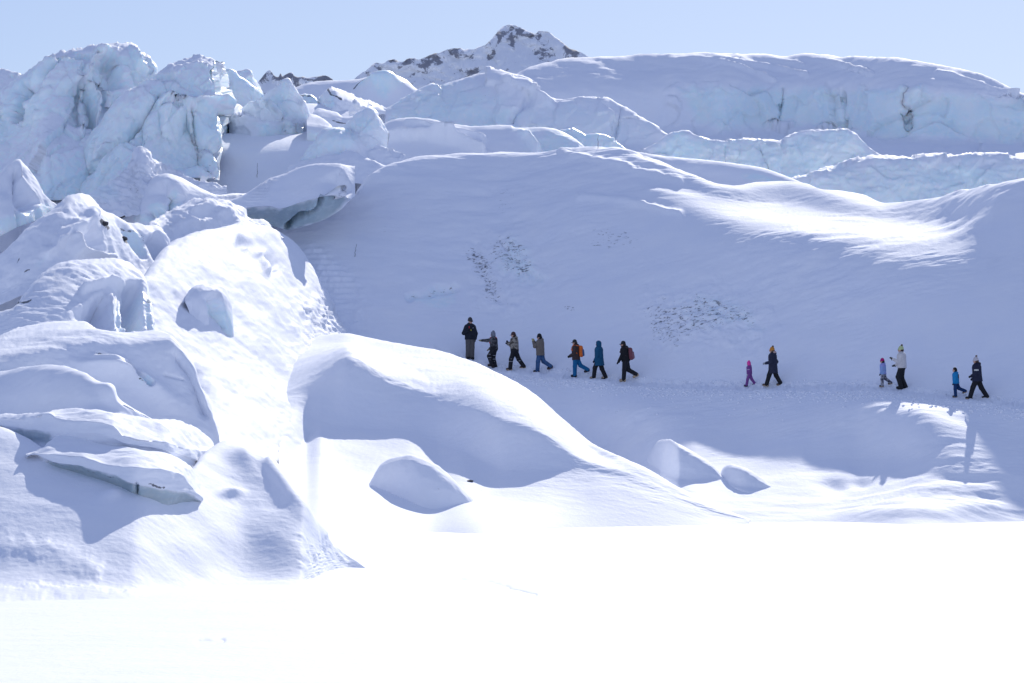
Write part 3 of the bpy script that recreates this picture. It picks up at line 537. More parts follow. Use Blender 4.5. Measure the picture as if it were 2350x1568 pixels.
sheet('snow_mound', [('z', F1b, {'z': -.08}), ca([(x, y - (y - float(np.interp(x, [q[0] for q in F1], [q[1] for q in F1]))) * .10, 3) for x, y in F1b], 3), ca([(x, y - (y - float(np.interp(x, [q[0] for q in F1], [q[1] for q in F1]))) * .5) for x, y in F1b], 17.5), ca([(x, y - (y - float(np.interp(x, [q[0] for q in F1], [q[1] for q in F1]))) * .85) for x, y in F1b], 18.5), ca(F1, 14)], (-200, 900), 2.2, noise=[(.10, (.22, .22, .22), 3), (.010, (.8, 1.4, 1.4), 4), (.004, (8, 8, 8), 2), (.05, (3, 3, 3), 3, 'fbm', ([(690, 1240), (760, 1240), (800, 1300), (720, 1340), (700, 1340)], 14))],
      strokes=[([(-150, 1240), (0, 1245), (120, 1265), (210, 1300)], 26, .06), ([(-100, 1375), (150, 1360), (330, 1380)], 18, .08), ([(620, 1070), (690, 1170), (740, 1230)], 16, .12)], bumps=[(530, 1133, 26, 9, 0, .14), (625, 1150, 34, 26, 30, -.08), (255, 1142, 22, 10, -20, .1), (560, 1060, 40, 25, 20, .25)], kind='structure', seed=37, back=((1.5, -.1), (8.0, -1.6), (14, -3)))
def F1top(x): return d_on('snow_mound', 1, x, float(np.interp(x, [q[0] for q in F1], [q[1] for q in F1])) + 6)
F4 = [(-150, 862), (0, 848), (57, 840), (114, 837), (144, 840), (190, 855), (220, 874), (243, 893), (266, 912), (304, 935), (350, 960), (420, 1000)]
sheet('snow_drift', [('F', [(x, 1040, F1top(x) + 5.0) for x in (-150, 0, 120, 250, 420)]), ca([(-150, 955), (0, 950), (60, 950), (114, 945), (160, 940), (213, 928), (260, 940), (320, 960), (420, 1005)], 24), ca([(-150, 910), (0, 905), (110, 900), (180, 905), (230, 912), (280, 932), (350, 965), (420, 1003)], 46), ca([(-150, 885), (0, 876), (100, 862), (160, 872), (220, 890), (266, 920), (304, 940), (350, 962), (420, 1002)], 33), ca([(x, y + 8) for x, y in F4], 22), ca(F4, 10)], (-150, 420), 2.4, noise=[(.05, (.4, .4, .4), 3), (.015, (1.5, 2.5, 2.5), 3)],
      bumps=[(245, 900, 22, 12, 40, .2)], label='smooth rounded snow drift above the two front slabs', cat='snow drift', seed=34)
F3 = [(-150, 955), (0, 952), (60, 952), (114, 945), (160, 936), (213, 938), (300, 955), (342, 961), (380, 960), (418, 969), (456, 988), (483, 1011), (505, 1050), (515, 1075)]
F3f = [(-150, 965), (0, 962), (60, 962), (110, 950), (125, 960), (160, 970), (213, 968), (258, 976), (281, 998), (319, 1010), (372, 1014), (437, 1032), (486, 1036), (509, 1068), (515, 1078)]
sheet('ice_slab', [('F', [(x, y, F1top(x) + 1.2) for x in (-150, 0, 120, 250, 380, 450, 515) for y in (1060,)]), ca([(-150, 1000), (0, 985), (38, 1005), (76, 1020), (114, 1022), (200, 1020), (274, 1026), (327, 1030), (380, 1042), (429, 1056), (494, 1084), (515, 1095)], 70), ca([(-150, 985), (0, 976), (60, 985), (114, 990), (160, 992), (213, 994), (258, 1005), (285, 1016), (330, 1024), (380, 1034), (437, 1050), (490, 1074), (515, 1088)], 86) + ({'dd': -.25, 'sharp': True},), ca(F3f, 70) + ({'sharp': True},), ca([(x, y + 6) for x, y in F3], 13), ca(F3, 7)], (-150, 515), 2.2, noise=[(.05, (.8, .8, .8), 3), (.03, (2, 2, 6), 3)],
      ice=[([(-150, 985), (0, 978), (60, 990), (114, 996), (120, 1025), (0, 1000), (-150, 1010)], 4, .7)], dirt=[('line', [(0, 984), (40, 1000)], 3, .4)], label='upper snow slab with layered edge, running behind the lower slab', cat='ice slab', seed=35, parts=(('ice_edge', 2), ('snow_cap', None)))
F2 = [(60, 1042), (78, 1036), (100, 1025), (140, 991), (170, 986), (210, 988), (250, 1005), (280, 1022), (330, 1033), (380, 1040), (420, 1058), (440, 1078), (455, 1112), (464, 1140)]
F2f = [(60, 1046), (78, 1040), (130, 1046), (182, 1049), (250, 1069), (338, 1075), (416, 1088), (437, 1110), (452, 1134), (464, 1146)]
F2i = [(60, 1048), (78, 1044), (112, 1058), (177, 1069), (260, 1090), (312, 1113), (385, 1124), (442, 1134), (464, 1149)]
F2b = [(60, 1052), (78, 1047), (112, 1066), (198, 1092), (260, 1113), (312, 1136), (364, 1147), (416, 1154), (452, 1151), (464, 1152)]
F2d = [(x, y, d_on('snow_mound', 1, x, y) - .12) for x, y in F2b]
sheet('ice_slab', [('F', F2d), ('d', F2d), ca(F2i, 84) + ({'sharp': True, 'dd': -.34},), ca(F2f, 78) + ({'sharp': True},), ca([(x, y + 5) for x, y in F2], 12), ca(F2, 6)], (60, 464), 1.9, noise=[(.03, (1, 1, 1), 3), (.025, (1.5, 1.5, 7), 3)],
      ice=[([(95, 1060), (177, 1070), (260, 1092), (312, 1115), (385, 1126), (445, 1137), (470, 1160), (60, 1160)], 3, .9)], strokes=[([(313, 1112), (314, 1136)], 3, -.15)], dirt=[('line', [(108, 1060), (200, 1082), (260, 1095)], 2.5, .45), ('line', [(345, 1112), (375, 1118)], 4, .7), ('line', [(313, 1118), (314, 1136)], 2, .8)],
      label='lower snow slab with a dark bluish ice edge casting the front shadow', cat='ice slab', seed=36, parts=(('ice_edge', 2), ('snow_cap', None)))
# ------------------------------------------------ main snow slope with the trail
TR = [(560, 800, 133), (740, 750, 133), (800, 768, 132.5), (900, 785, 132), (1000, 803, 131.6), (1080, 830, 131), (1130, 846, 130.5), (1180, 853, 130), (1240, 857, 129.3), (1320, 863, 128), (1385, 870, 127.2), (1440, 878, 126.5), (1560, 885, 124.8), (1720, 893, 122.6), (1770, 893, 121.8), (1900, 890, 120), (2020, 894, 118.2), (2070, 900, 117.3), (2190, 914, 115.6), (2250, 921, 114.8), (2350, 935, 113.4), (2460, 950, 112)]
HC = [(560, 545), (620, 526), (663, 523), (700, 515), (740, 497), (780, 474), (802, 456), (830, 425), (866, 389), (895, 378), (931, 369), (967, 361), (1015, 361), (1063, 357), (1111, 357), (1159, 354), (1207, 354), (1255, 351), (1291, 346), (1327, 341), (1363, 338), (1404, 338), (1430, 343), (1461, 354), (1505, 369), (1580, 398), (1650, 424), (1690, 428), (1740, 421), (1800, 419), (1850, 425), (1880, 437), (1932, 442), (1976, 450), (2029, 468), (2082, 466), (2152, 455), (2218, 437), (2284, 422), (2350, 411), (2460, 395)]
def hcy(x): return float(np.interp(x, [p[0] for p in HC], [p[1] for p in HC]))
def try_(x): return float(np.interp(x, [p[0] for p in TR], [p[1] for p in TR]))
XS = [560, 663, 740, 802, 866, 931, 1015, 1111, 1207, 1310, 1404, 1461, 1520, 1580, 1650, 1700, 1800, 1900, 2029, 2150, 2250, 2300, 2350, 2460]
# lower edge of the sunlit saddle
SE = [(560, 560), (663, 538), (740, 512), (802, 472), (866, 400), (931, 378), (1015, 371), (1111, 368), (1207, 366), (1300, 380), (1380, 395), (1461, 420), (1520, 455), (1580, 478), (1650, 500), (1740, 525), (1860, 543), (1990, 565), (2100, 575), (2200, 570), (2260, 540), (2300, 470), (2350, 430), (2460, 410)]
SS = [12, 16, 22, 26, 26, 25, 24, 24, 24, 22, 24, 27, 27, 26, 24, 23, 22, 22, 20, 22, 24, 25, 24, 22]
lip = [('a', [(x, hcy(x) + 4, s) for x, s in zip(XS, SS)])]
DX = {'ddx': [(560, 10), (1300, 9), (1480, 4), (1600, 0), (2460, 0)]}
curves = [('z', [(560, 1240), (800, 1245), (900, 1230), (1000, 1222), (1100, 1225), (1200, 1218), (1300, 1212), (1500, 1207), (1700, 1201), (1900, 1201), (2100, 1206), (2350, 1200), (2460, 1200)], dict(DX, z=-.04)),
          ('d', [(560, 1190, 100), (1500, 1170, 102.5), (1700, 1160, 105), (1900, 1160, 105), (2100, 1165, 102.5), (2350, 1165, 104.5), (2460, 1165, 104.5)], DX),
          ('d', [(560, 1100, 112), (1500, 1075, 112), (1700, 1062, 112.5), (1850, 1062, 111.6), (1950, 1055, 111.6), (2050, 1055, 110.2), (2120, 1060, 108.4), (2200, 1075, 107), (2350, 1090, 106.8), (2460, 1100, 106)], DX),
          ('d', [(560, 920, 125), (1300, 925, 124.5), (1400, 930, 123), (1500, 945, 120.5), (1700, 960, 118), (1850, 950, 116), (1950, 935, 115), (2100, 940, 112.5), (2250, 990, 110.8), (2350, 1010, 110), (2460, 1020, 109)]),
          ('d', [(x, y + 7, d - 1.0) for x, y, d in TR]), ('d', TR),
          ca([(x, y - 14, 30) for x, y, d in TR], 30),
          ca([(x, try_(x) * .72 + hcy(x) * .28, float(np.interp(x, [1900, 2250], [35, 32.6]))) for x in XS], 35),
          ca([(x, y + 2, float(np.interp(x, [1900, 2250], [35.5, 32.6]))) for x, y in SE], 35)]
curves += [('a', [(x, float(np.interp(x, [p[0] for p in SE], [p[1] for p in SE])) * .45 + hcy(x) * .55, s) for x, s in zip(XS, [30, 30, 31, 32, 32, 32, 31, 31, 31, 30, 30, 27, 24, 21, 19, 17, 15, 15, 14, 16, 26, 33, 34, 34])])] + lip
curves += [('a', [(x, y, 12) for x, y in HC])]
def trail_hook(V, PX, PY, front):
    d, s, a = segdist(PX, PY, [(x, y - 2) for x, y, _ in TR[4:]])
    wgt = np.exp(-(d / 12) ** 2) * front
    n = fbm(V * np.array([1.7, 1.7, 1.7]), 4, 'ridge', .65)
    V = V.copy(); V[..., 2] += wgt * (n * .10 - .06)
    return V
H = sheet('snow_slope', curves, (560, 2470), 2.4, noise=[(.07, (1.5, 1.5, 1.5), 3, 'ridge', ([(700, 570), (735, 565), (845, 660), (850, 780), (760, 740), (730, 660)], 16)), (.16, (.10, .10, .10), 3), (.085, (.35, .8, .8), 4, 'gust'), (.020, (1.2, 4.0, 4.0), 3, 'gust'), (.10, (1.3, 1.3, 1.3), 4, 'ridge', ([(1090, 560), (1200, 545), (1250, 640), (1180, 720), (1100, 690)], 25)), (.10, (1.3, 1.3, 1.3), 4, 'ridge', ([(1470, 690), (1650, 670), (1760, 720), (1740, 790), (1500, 800)], 30))],
      hook=trail_hook,
      bumps=[(1915, 1112, 32, 14, 5, -.2), (1975, 1108, 22, 10, 0, -.14), (2140, 1178, 220, 22, -3, .3), (2200, 1092, 70, 12, 4, -.1)],
      strokes=[([(1290, 350), (1400, 375), (1480, 400), (1560, 415)], 8, .14), ([(1330, 455), (1450, 462), (1560, 490)], 8, .16),
               ([(1090, 560), (1105, 620), (1150, 690)], 7, -.12), ([(940, 678), (1000, 660), (1045, 655)], 8, -.25), ([(1150, 560), (1190, 610), (1240, 640)], 6, -.1)],
      ice=[([(940, 678), (1000, 655), (1045, 650), (1040, 690), (1010, 705), (975, 690)], 7, .6), ([(1140, 590), (1190, 560), (1240, 640), (1200, 650)], 14, .5), ([(1560, 700), (1700, 695), (1740, 750), (1600, 740)], 20, .4)],
      dirt=[([(1040, 560), (1110, 570), (1170, 700), (1120, 690), (1080, 610)], 14, .48), ([(1100, 545), (1200, 555), (1245, 640), (1190, 640), (1120, 600)], 14, .42), ([(1470, 700), (1620, 675), (1740, 705), (1750, 755), (1640, 765), (1560, 800), (1480, 800)], 22, .42), ([(1330, 500), (1450, 510), (1480, 580), (1350, 580)], 26, .36),
            ([(865, 520), (905, 515), (900, 535), (880, 535)], 6, .5), ([(1080, 400), (1200, 400), (1200, 520), (1120, 520)], 40, .30), ([(1280, 695), (1330, 705), (1330, 715), (1300, 712)], 5, .45), ('line', [(945, 675), (1000, 660), (1040, 650)], 4, .42)],
      terr=[([(705, 575), (740, 570), (830, 660), (790, 690), (740, 660)], 8, .3)], kind='structure', seed=40)

# long hump in front of the trail
PC = [(640, 790), (690, 778), (740, 768), (790, 764), (850, 776), (900, 786), (980, 799), (1050, 816), (1085, 829), (1120, 845), (1180, 872), (1230, 905), (1280, 950), (1330, 995), (1380, 1030), (1440, 1060), (1500, 1088), (1560, 1122), (1640, 1162), (1720, 1196)]
PB = [(640, 1260), (750, 1250), (800, 1245), (850, 1240), (900, 1230), (1000, 1223), (1100, 1226), (1200, 1219), (1300, 1213), (1500, 1209), (1640, 1206), (1720, 1204)]
P1 = [(640, 1050), (700, 1020), (740, 985), (790, 985), (870, 985), (930, 990), (1000, 1015), (1060, 1035), (1130, 1070), (1165, 1080), (1240, 1080), (1350, 1082), (1450, 1108), (1560, 1150), (1640, 1180), (1720, 1198)]
P2_ = [(640, 900), (720, 860), (760, 835), (800, 815), (880, 855), (1000, 905), (1150, 955), (1250, 995), (1340, 1055), (1450, 1090), (1560, 1140), (1640, 1172), (1720, 1198)]
def dl(pts, dv): return [(x, y, float(pchip1([q[0] for q in dv], [q[1] for q in dv], np.array([x]))[0])) for x, y in pts]
sheet('snow_hump', [('z', PB, {'z': -.02}), ('d', dl(P1, [(640, 97), (700, 104), (740, 106), (870, 107), (1000, 106.4), (1100, 104), (1200, 102.2), (1340, 102.8), (1450, 102), (1560, 101.4), (1720, 100.8)])),
      ('d', dl(P2_, [(640, 110), (700, 110), (740, 110), (870, 110), (1000, 109), (1100, 106.4), (1200, 104.4), (1340, 103.6), (1450, 102.8), (1560, 101.9), (1720, 101)])),
      ('d', dl([(x, y + 20 if x < 1400 else y + 4) for x, y in PC], [(640, 119), (740, 121), (1000, 117), (1200, 110.5), (1340, 107.3), (1450, 104.4), (1560, 102.8), (1720, 101.4)])),
      ('d', dl(PC, [(640, 123), (740, 125), (1000, 121), (1200, 113), (1340, 109), (1450, 105.4), (1560, 103.4), (1720, 102)]))], (640, 1720), 2.3,
      noise=[(.10, (.14, .14, .14), 3), (.022, (.7, 1.4, 1.4), 4), (.008, (3, 7, 7), 2), (.03, (1.6, 1.2, 1.6), 3, 'fbm', ([(800, 800), (1000, 850), (1050, 900), (960, 930), (820, 880)], 30))],
      back=((2, -.25), (8, -2.0), (14, -4)), kind='structure', seed=41,
      bumps=[(1140, 1195, 40, 20, 0, .12)])
# snow-buried boulder on the apron
BC = [(850, 1110), (866, 1075), (880, 1058), (910, 1047), (940, 1044), (975, 1054), (1005, 1068), (1045, 1105), (1080, 1140), (1120, 1170), (1160, 1195), (1190, 1212)]
sheet('snow_boulder', [('F', [(850, 1225, 96.2), (980, 1225, 94.9), (1190, 1235, 96.2)], {'drop': 4}), ca([(850, 1130), (870, 1160), (920, 1190), (975, 1200), (1020, 1190), (1060, 1182), (1110, 1190), (1190, 1218)], 16), ca([(850, 1120), (868, 1110), (900, 1085), (940, 1078), (980, 1092), (1040, 1130), (1085, 1160), (1130, 1185), (1190, 1216)], 58), ca([(x, y + 8) for x, y in BC], 35), ca(BC, 12)], (850, 1190), 1.9, noise=[(.06, (.5, .5, .5), 3), (.015, (2.5, 4, 4), 3)],
      bul=(960, 120, 1.2), dirt=[([(975, 1112), (1010, 1118), (1012, 1126), (985, 1122)], 4, .5)], back=((1.5, -.3), (4, -2.2)), label='snow-buried boulder in the sun at the foot of the slope', cat='boulder', seed=42)

def knoll(crest, foot, label, seed):
    fd = [(x, y, d_on('snow_slope', 0, x, y) + .35) for x, y in foot]
    sheet('snow_knoll', [('F', fd, {'drop': 4}), ('d', fd), ca([(x, y * .22 + float(np.interp(x, [q[0] for q in foot], [q[1] for q in foot])) * .78) for x, y in crest], 24), ca([(x, y * .6 + float(np.interp(x, [q[0] for q in foot], [q[1] for q in foot])) * .4) for x, y in crest], 46), ca([(x, y + 7) for x, y in crest], 36), ca(crest, 10)], (crest[0][0], crest[-1][0]), 1.9, noise=[(.05, (.5, .5, .5), 3), (.015, (2.5, 4, 4), 3)], back=((1.2, -.15), (4, -1.6)), label=label, cat='snow mound', seed=seed)
knoll([(1478, 1062), (1495, 1030), (1512, 1012), (1530, 1008), (1570, 1025), (1610, 1050), (1640, 1072), (1662, 1100)], [(1478, 1066), (1500, 1085), (1560, 1120), (1620, 1110), (1662, 1104)], 'rounded snow knoll below the trail with bright upper rim', 44)
knoll([(1650, 1090), (1662, 1072), (1680, 1066), (1710, 1074), (1745, 1096), (1772, 1118)], [(1650, 1094), (1680, 1120), (1720, 1132), (1772, 1122)], 'smaller snow knoll just right of the rounded one', 45)
# ================================================================== people
def surface_nets(f, lo, vox):
    """f: sampled signed distances (nx,ny,nz) -> verts, quads"""
    ins = f < 0
    nx, ny, nz = f.shape
    acc = np.zeros((nx - 1, ny - 1, nz - 1, 3)); cnt = np.zeros((nx - 1, ny - 1, nz - 1))
    corners = [(i, j, k) for i in (0, 1) for j in (0, 1) for k in (0, 1)]
    def sub(a, c): return a[c[0]:nx - 1 + c[0], c[1]:ny - 1 + c[1], c[2]:nz - 1 + c[2]]
    for a in range(8):
        for b in range(a + 1, 8):
            ca_, cb_ = corners[a], corners[b]
            if sum(abs(ca_[q] - cb_[q]) for q in range(3)) != 1: continue
            fa, fb = sub(f, ca_), sub(f, cb_)
            x = (sub(ins, ca_) != sub(ins, cb_))
            t = np.where(x, fa / np.where(fa == fb, 1, fa - fb), 0)
            for q in range(3): acc[..., q] += np.where(x, ca_[q] + t * (cb_[q] - ca_[q]), 0)
            cnt += x
    act = cnt > 0
    vid = np.full(act.shape, -1); vid[act] = np.arange(act.sum())
    ii = np.argwhere(act)
    V = (ii + acc[act] / cnt[act][:, None]) * vox + lo
    quads = []
    for ax in range(3):
        o = [q for q in range(3) if q != ax]
        s0 = [slice(None)] * 3; s1 = [slice(None)] * 3; s0[ax] = slice(0, -1); s1[ax] = slice(1, None)
        e = ins[tuple(s0)] != ins[tuple(s1)]
        P = np.argwhere(e)
        P = P[(P[:, o[0]] > 0) & (P[:, o[1]] > 0)]
        P = P[(P[:, o[0]] < act.shape[o[0]]) & (P[:, o[1]] < act.shape[o[1]]) & (P[:, ax] < act.shape[ax])]
        if not len(P): continue
        d0 = np.zeros(3, int); d0[o[0]] = 1; d1 = np.zeros(3, int); d1[o[1]] = 1
        g = lambda q: vid[q[:, 0], q[:, 1], q[:, 2]]
        q = np.stack([g(P), g(P - d0), g(P - d0 - d1), g(P - d1)], 1)
        flip = ins[P[:, 0], P[:, 1], P[:, 2]]
        if ax == 1: flip = ~flip
        q[~flip] = q[~flip][:, ::-1]
        quads.append(q)
    return V, np.concatenate(quads)

class Sdf:
    """smooth union of tapered limbs; wide>1 flattens a limb sideways-wide"""
    def __init__(self, k=.025): self.p = []; self.k = k; self.cuts = []; self.mod = None
    def limb(self, a, b, ra, rb, wide=1.0, k=None): self.p.append((np.array(a, float), np.array(b, float), ra, rb, wide, k)); return self
    def ball(self, c, r, wide=1.0): return self.limb(c, np.array(c, float) + (0, 0, 1e-4), r, r, wide)
    def cut(self, pt, n): self.cuts.append((np.array(pt, float), np.array(n, float) / np.linalg.norm(n))); return self
    def mesh(self, vox):
        vox *= 1.3 if vox > .0125 else 1.0
        lo = np.min([np.minimum(a, b) - max(ra, rb) * max(1, wd) for a, b, ra, rb, wd, _ in self.p], 0) - 3 * vox
        hi = np.max([np.maximum(a, b) + max(ra, rb) * max(1, wd) for a, b, ra, rb, wd, _ in self.p], 0) + 3 * vox
        n = np.ceil((hi - lo) / vox).astype(int) + 1
        G = np.stack(np.meshgrid(*[lo[q] + np.arange(n[q]) * vox for q in range(3)], indexing='ij'), -1)
        f = None
        for a, b, ra, rb, wd, kk in self.p:
            S = np.array([1, 1 / wd, 1]); ab = (b - a) * S; pa = (G - a) * S
            t = np.clip((pa @ ab) / max(ab @ ab, 1e-12), 0, 1)
            d = np.linalg.norm(pa - t[..., None] * ab, axis=-1) - (ra + t * (rb - ra))
            if f is None: f = d
            else:
                k = kk or self.k; h = np.clip(.5 + .5 * (f - d) / k, 0, 1); f = f * h * 0 + (f * (1 - h) + d * h) - k * h * (1 - h)
        if self.mod is not None: f = f + self.mod(G)
        for pt, nn in self.cuts: f = np.maximum(f, (G - pt) @ nn)
        return surface_nets(f, lo, vox)

_mats = {}
def cloth(col, rough=.8, var=None, scale=14):
    key = (tuple(col), rough, tuple(var) if var else None)
    if key in _mats: return _mats[key]
    m, N, L, B = newmat('fabric')
    tc = N.new('ShaderNodeTexCoord'); n = N.new('ShaderNodeTexNoise'); n.inputs['Scale'].default_value = scale; n.inputs['Detail'].default_value = 4
    L.new(tc.outputs['Object'], n.inputs['Vector'])
    r = N.new('ShaderNodeValToRGB')
    v = var or [c * .8 for c in col]
    r.color_ramp.elements[0].color = (*v, 1); r.color_ramp.elements[1].color = (*col, 1)
    r.color_ramp.elements[0].position = .44 if var else .3; r.color_ramp.elements[1].position = .56 if var else .7
    L.new(n.outputs[0], r.inputs[0]); L.new(r.outputs[0], B.inputs['Base Color']); B.inputs['Roughness'].default_value = rough
    B.inputs['Specular IOR Level'].default_value = .2
    b = N.new('ShaderNodeBump'); b.inputs['Strength'].default_value = .3; b.inputs['Distance'].default_value = .01; L.new(n.outputs[0], b.inputs['Height']); L.new(b.outputs[0], B.inputs['Normal'])
    _mats[key] = m; return m
SKIN = cloth((.62, .38, .29), .55)

Hx, HV, HPX, HPY, Hfr = o_grid['snow_slope'][0]
def ground_at(X, Y):
    m = (np.abs(HV[..., 0] - X) < .6) & (np.abs(HV[..., 1] - Y) < .6) & (Hfr > .5)
    q = HV[m]
    if len(q) == 0: return None
    w_ = 1 / (np.hypot(q[:, 0] - X, q[:, 1] - Y) + .05) ** 2
    return float((q[:, 2] * w_).sum() / w_.sum())

def person(px, py, h, yaw, legs, arms, lean=4, head_yaw=0, head_pitch=0, kid=False, jacket=None, trousers=None, boots=None, gloves=None, hat=None, hair=None, hood='down', hem=.02, quilt=0, bib=None, flare=0.0,
           shades=False, extras=(), label='', d=None, sink=.04):
    d = float(np.interp(px, [t[0] for t in TR], [t[2] for t in TR])) if d is None else d
    base = at(px, py, d); X, Y = float(base[0]), float(base[1]); gz = ground_at(X, Y); gz = float(base[2]) if gz is None else gz
    root = empty('person', (X, Y, gz)); root.rotation_euler = (0, 0, R_(yaw)); tag(root, label, 'person', 'hikers walking in line along the snow trail')
    s = h / 1.75; hs = 1.22 if kid else 1.0; fat = 1.34 if kid else 1.27
    T = lambda v: np.array(v, float)
    pel = T((0, 0, 0)); J = {}
    for sd, (th, kn) in zip((1, -1), legs):
        hip = T((0, .085 * sd, -.02)); th_, sh_ = R_(th), R_(th - kn)
        knee = hip + .43 * T((math.sin(th_), 0, -math.cos(th_))); ank = knee + .41 * T((math.sin(sh_), 0, -math.cos(sh_)))
        pit = R_(max(0, kn - max(th, 0) - 12) * .75) if th < 2 else R_(-max(0, th - kn) * .4)
        f = T((math.cos(pit), 0, -math.sin(pit))); dn = T((-math.sin(pit), 0, -math.cos(pit)))
        J[sd] = (hip, knee, ank, ank + dn * .045 - f * .05, ank + dn * .05 + f * .15)
    low = min(min(J[q][3][2], J[q][4][2]) for q in J) - .045
    up = T((math.sin(R_(lean)), 0, math.cos(R_(lean))))
    chest = pel + .47 * up; neck = chest + .06 * up; hc = neck + .155 * hs * up + T((.02, 0, 0))
    A = {}
    for sd, (p, ab, el, inn) in zip((1, -1), arms):
        shd = chest + T((-.01, .165 * sd, -.02)); p_ = R_(p); e_ = R_(p + el)
        elb = shd + .285 * T((math.sin(p_), sd * math.sin(R_(ab)), -math.cos(p_)))
        fd = T((math.sin(e_), -sd * math.sin(R_(inn)), -math.cos(e_))); fd /= np.linalg.norm(fd)
        wr = elb + .245 * fd; A[sd] = (shd, elb, wr, wr + .085 * fd, fd)
    off = T((0, 0, -low - sink / s))
    def put(name, sdf, mat, vox=.016, parent=root):
        V, F = sdf.mesh(vox); return mkmesh(name, (V + off) * s, F, mat, parent)
    # ---- body: one continuous figure
    cy, sy = math.cos(R_(head_yaw)), math.sin(R_(head_yaw)); cp, sp = math.cos(R_(head_pitch)), math.sin(R_(head_pitch))
    def hd(x, y, z):                     # head-frame point
        x, z = x * cp + z * sp, -x * sp + z * cp
        return hc + hs * T((x * cy - y * sy, x * sy + y * cy, z))
    b = Sdf(.03)
    b.limb(pel, pel + .2 * up, .12, .115, 1.3).limb(pel + .2 * up, chest - .06 * up, .12, .13, 1.35).limb(chest, neck + .06 * up, .06, .055)
    for q in (1, -1):
        hip, knee, ank, heel, toe = J[q]; b.limb(hip, knee, .085, .058).limb(knee, ank, .056, .038).limb(heel, toe, .036, .028)
        shd, elb, wr, hand, fd = A[q]; b.limb(shd, elb, .052, .042).limb(elb, wr, .042, .028).limb(wr, hand, .028, .03)
        sdv = np.cross(fd, (0, 1, 0)); sdv /= max(np.linalg.norm(sdv), 1e-6)
        for j, ln in enumerate((.062, .075, .07, .055)):
            r0 = hand + sdv * (j - 1.5) * .018 + fd * .01; m1 = r0 + fd * ln * .55; b.limb(r0, m1, .0095, .009, 1, .006).limb(m1, m1 + fd * ln * .35 + np.array((0, -q * .02, 0)), .009, .008, 1, .006)
        tb = wr + fd * .03 - sdv * .025; b.limb(tb, tb - sdv * .03 + fd * .03, .011, .009, 1, .008)
    b.limb(hd(0, 0, .035), hd(.005, 0, .02), .098 * hs, .096 * hs, .9).limb(hd(.03, 0, -.03), hd(.045, 0, -.075), .068 * hs, .045 * hs, .95)
    b.limb(hd(.095, 0, .01), hd(.118, 0, -.025), .010 * hs, .016 * hs, 1, .012)                   # nose
    for q in (1, -1): b.limb(hd(-.005, .088 * q, .01), hd(-.005, .092 * q, -.025), .016 * hs, .012 * hs, 1, .012)
    body = put('body', b, SKIN, .015)
    for q in (1, -1):
        put('eye', Sdf().ball(hd(.091, .034 * q, .012), .011 * hs), cloth((.03, .025, .02), .3), .005)
    put('mouth', Sdf().limb(hd(.098, -.02, -.055), hd(.098, .02, -.055), .006 * hs, .006 * hs), cloth((.42, .16, .14)), .005)
    if hair is not None:
        hr = Sdf(.03).limb(hd(-.015, 0, .055), hd(-.03, 0, .0), .105 * hs, .1 * hs, .95)
        if hair[1]: hr.limb(hd(-.06, 0, -.02), hd(-.07, 0, -.16), .07 * hs, .05 * hs, 1.2)
        hr.cut(hd(.04, 0, 0), hd(1.04, 0, -.25) - hd(.04, 0, 0)); put('hair', hr, cloth(hair[0], .6), .012)
    # ---- clothes
    t = Sdf(.035)
    t.limb(pel + .10 * up, pel, .13 * fat, .135 * fat, 1.28)
    if bib is not None: t.limb(pel, chest - .16 * up, .15 * fat, .145 * fat, 1.3)
    for q in (1, -1):
        hip, knee, ank, heel, toe = J[q]; t.limb(hip, knee, .105 * fat, .082 * fat).limb(knee, ank + (ank - knee) * .03, .08 * fat, .074 * fat)
    if bib is None: t.cut(pel + .12 * up, up)
    tr = put('trousers', t, trousers, .016)
    if bib is not None:
        for q in (1, -1):
            put('strap', Sdf().limb(chest + T((.165, .1 * q, -.18)), chest + T((.02, .12 * q, .09)), .026, .026).limb(chest + T((.02, .12 * q, .09)), chest + T((-.175, .07 * q, -.15)), .026, .026), trousers, .012)
        for q in (1, -1):
            for fr in bib:
                hip, knee, ank = J[q][:3]; p0 = hip + (knee - hip) * fr if fr <= 1 else knee + (ank - knee) * (fr - 1)
                rr = .107 - .02 * fr; sb = Sdf().limb(p0 + (0, 0, .001), p0 - (0, 0, .001), rr * fat, rr * fat); sb.cut(p0 + (0, 0, .010), (0, 0, 1)).cut(p0 - (0, 0, .010), (0, 0, -1)); put('reflective_band', sb, cloth((.6, .6, .62), .4), .008, tr)
    j = Sdf(.035)
    hemz = pel - up * hem
    j.limb(chest - .05 * up, pel + .15 * up, .155 * fat, .15 * fat, 1.3).limb(pel + .15 * up, hemz - .02 * up, .148 * fat, (.158 + flare) * fat, 1.22)
    for q in (1, -1):
        shd, elb, wr = A[q][:3]; j.limb(shd, elb, .075 * fat, .066 * fat).limb(elb, wr, .066 * fat, .052 * fat)
    j.limb(chest, neck + .02 * up, .1, .085, 1.15)
    if hood == 'down': j.limb(neck + T((-.08, 0, .02)), neck + T((-.11, 0, .05)), .085, .075, 1.35)
    elif hood == 'collar': j.limb(neck, neck + .07 * up, .088, .08, 1.0)
    j.cut(hemz - .002 * up, -up)
    if quilt: j.mod = lambda G: -.008 * np.abs(np.sin((G @ up) * math.pi / quilt)) + .004
    jk = put('jacket', j, jacket, .015)
    if hood == 'up':
        hu = Sdf(.03).limb(hd(-.02, 0, .045), hd(-.03, 0, -.06), .135 * hs, .125 * hs, .95).limb(hd(-.03, 0, -.08), neck - .02 * up, .11, .12, 1.1)
        hu.cut(hd(.085, 0, 0), hd(1.085, 0, -.1) - hd(.085, 0, 0)); put('hood', hu, jacket, .014, jk)
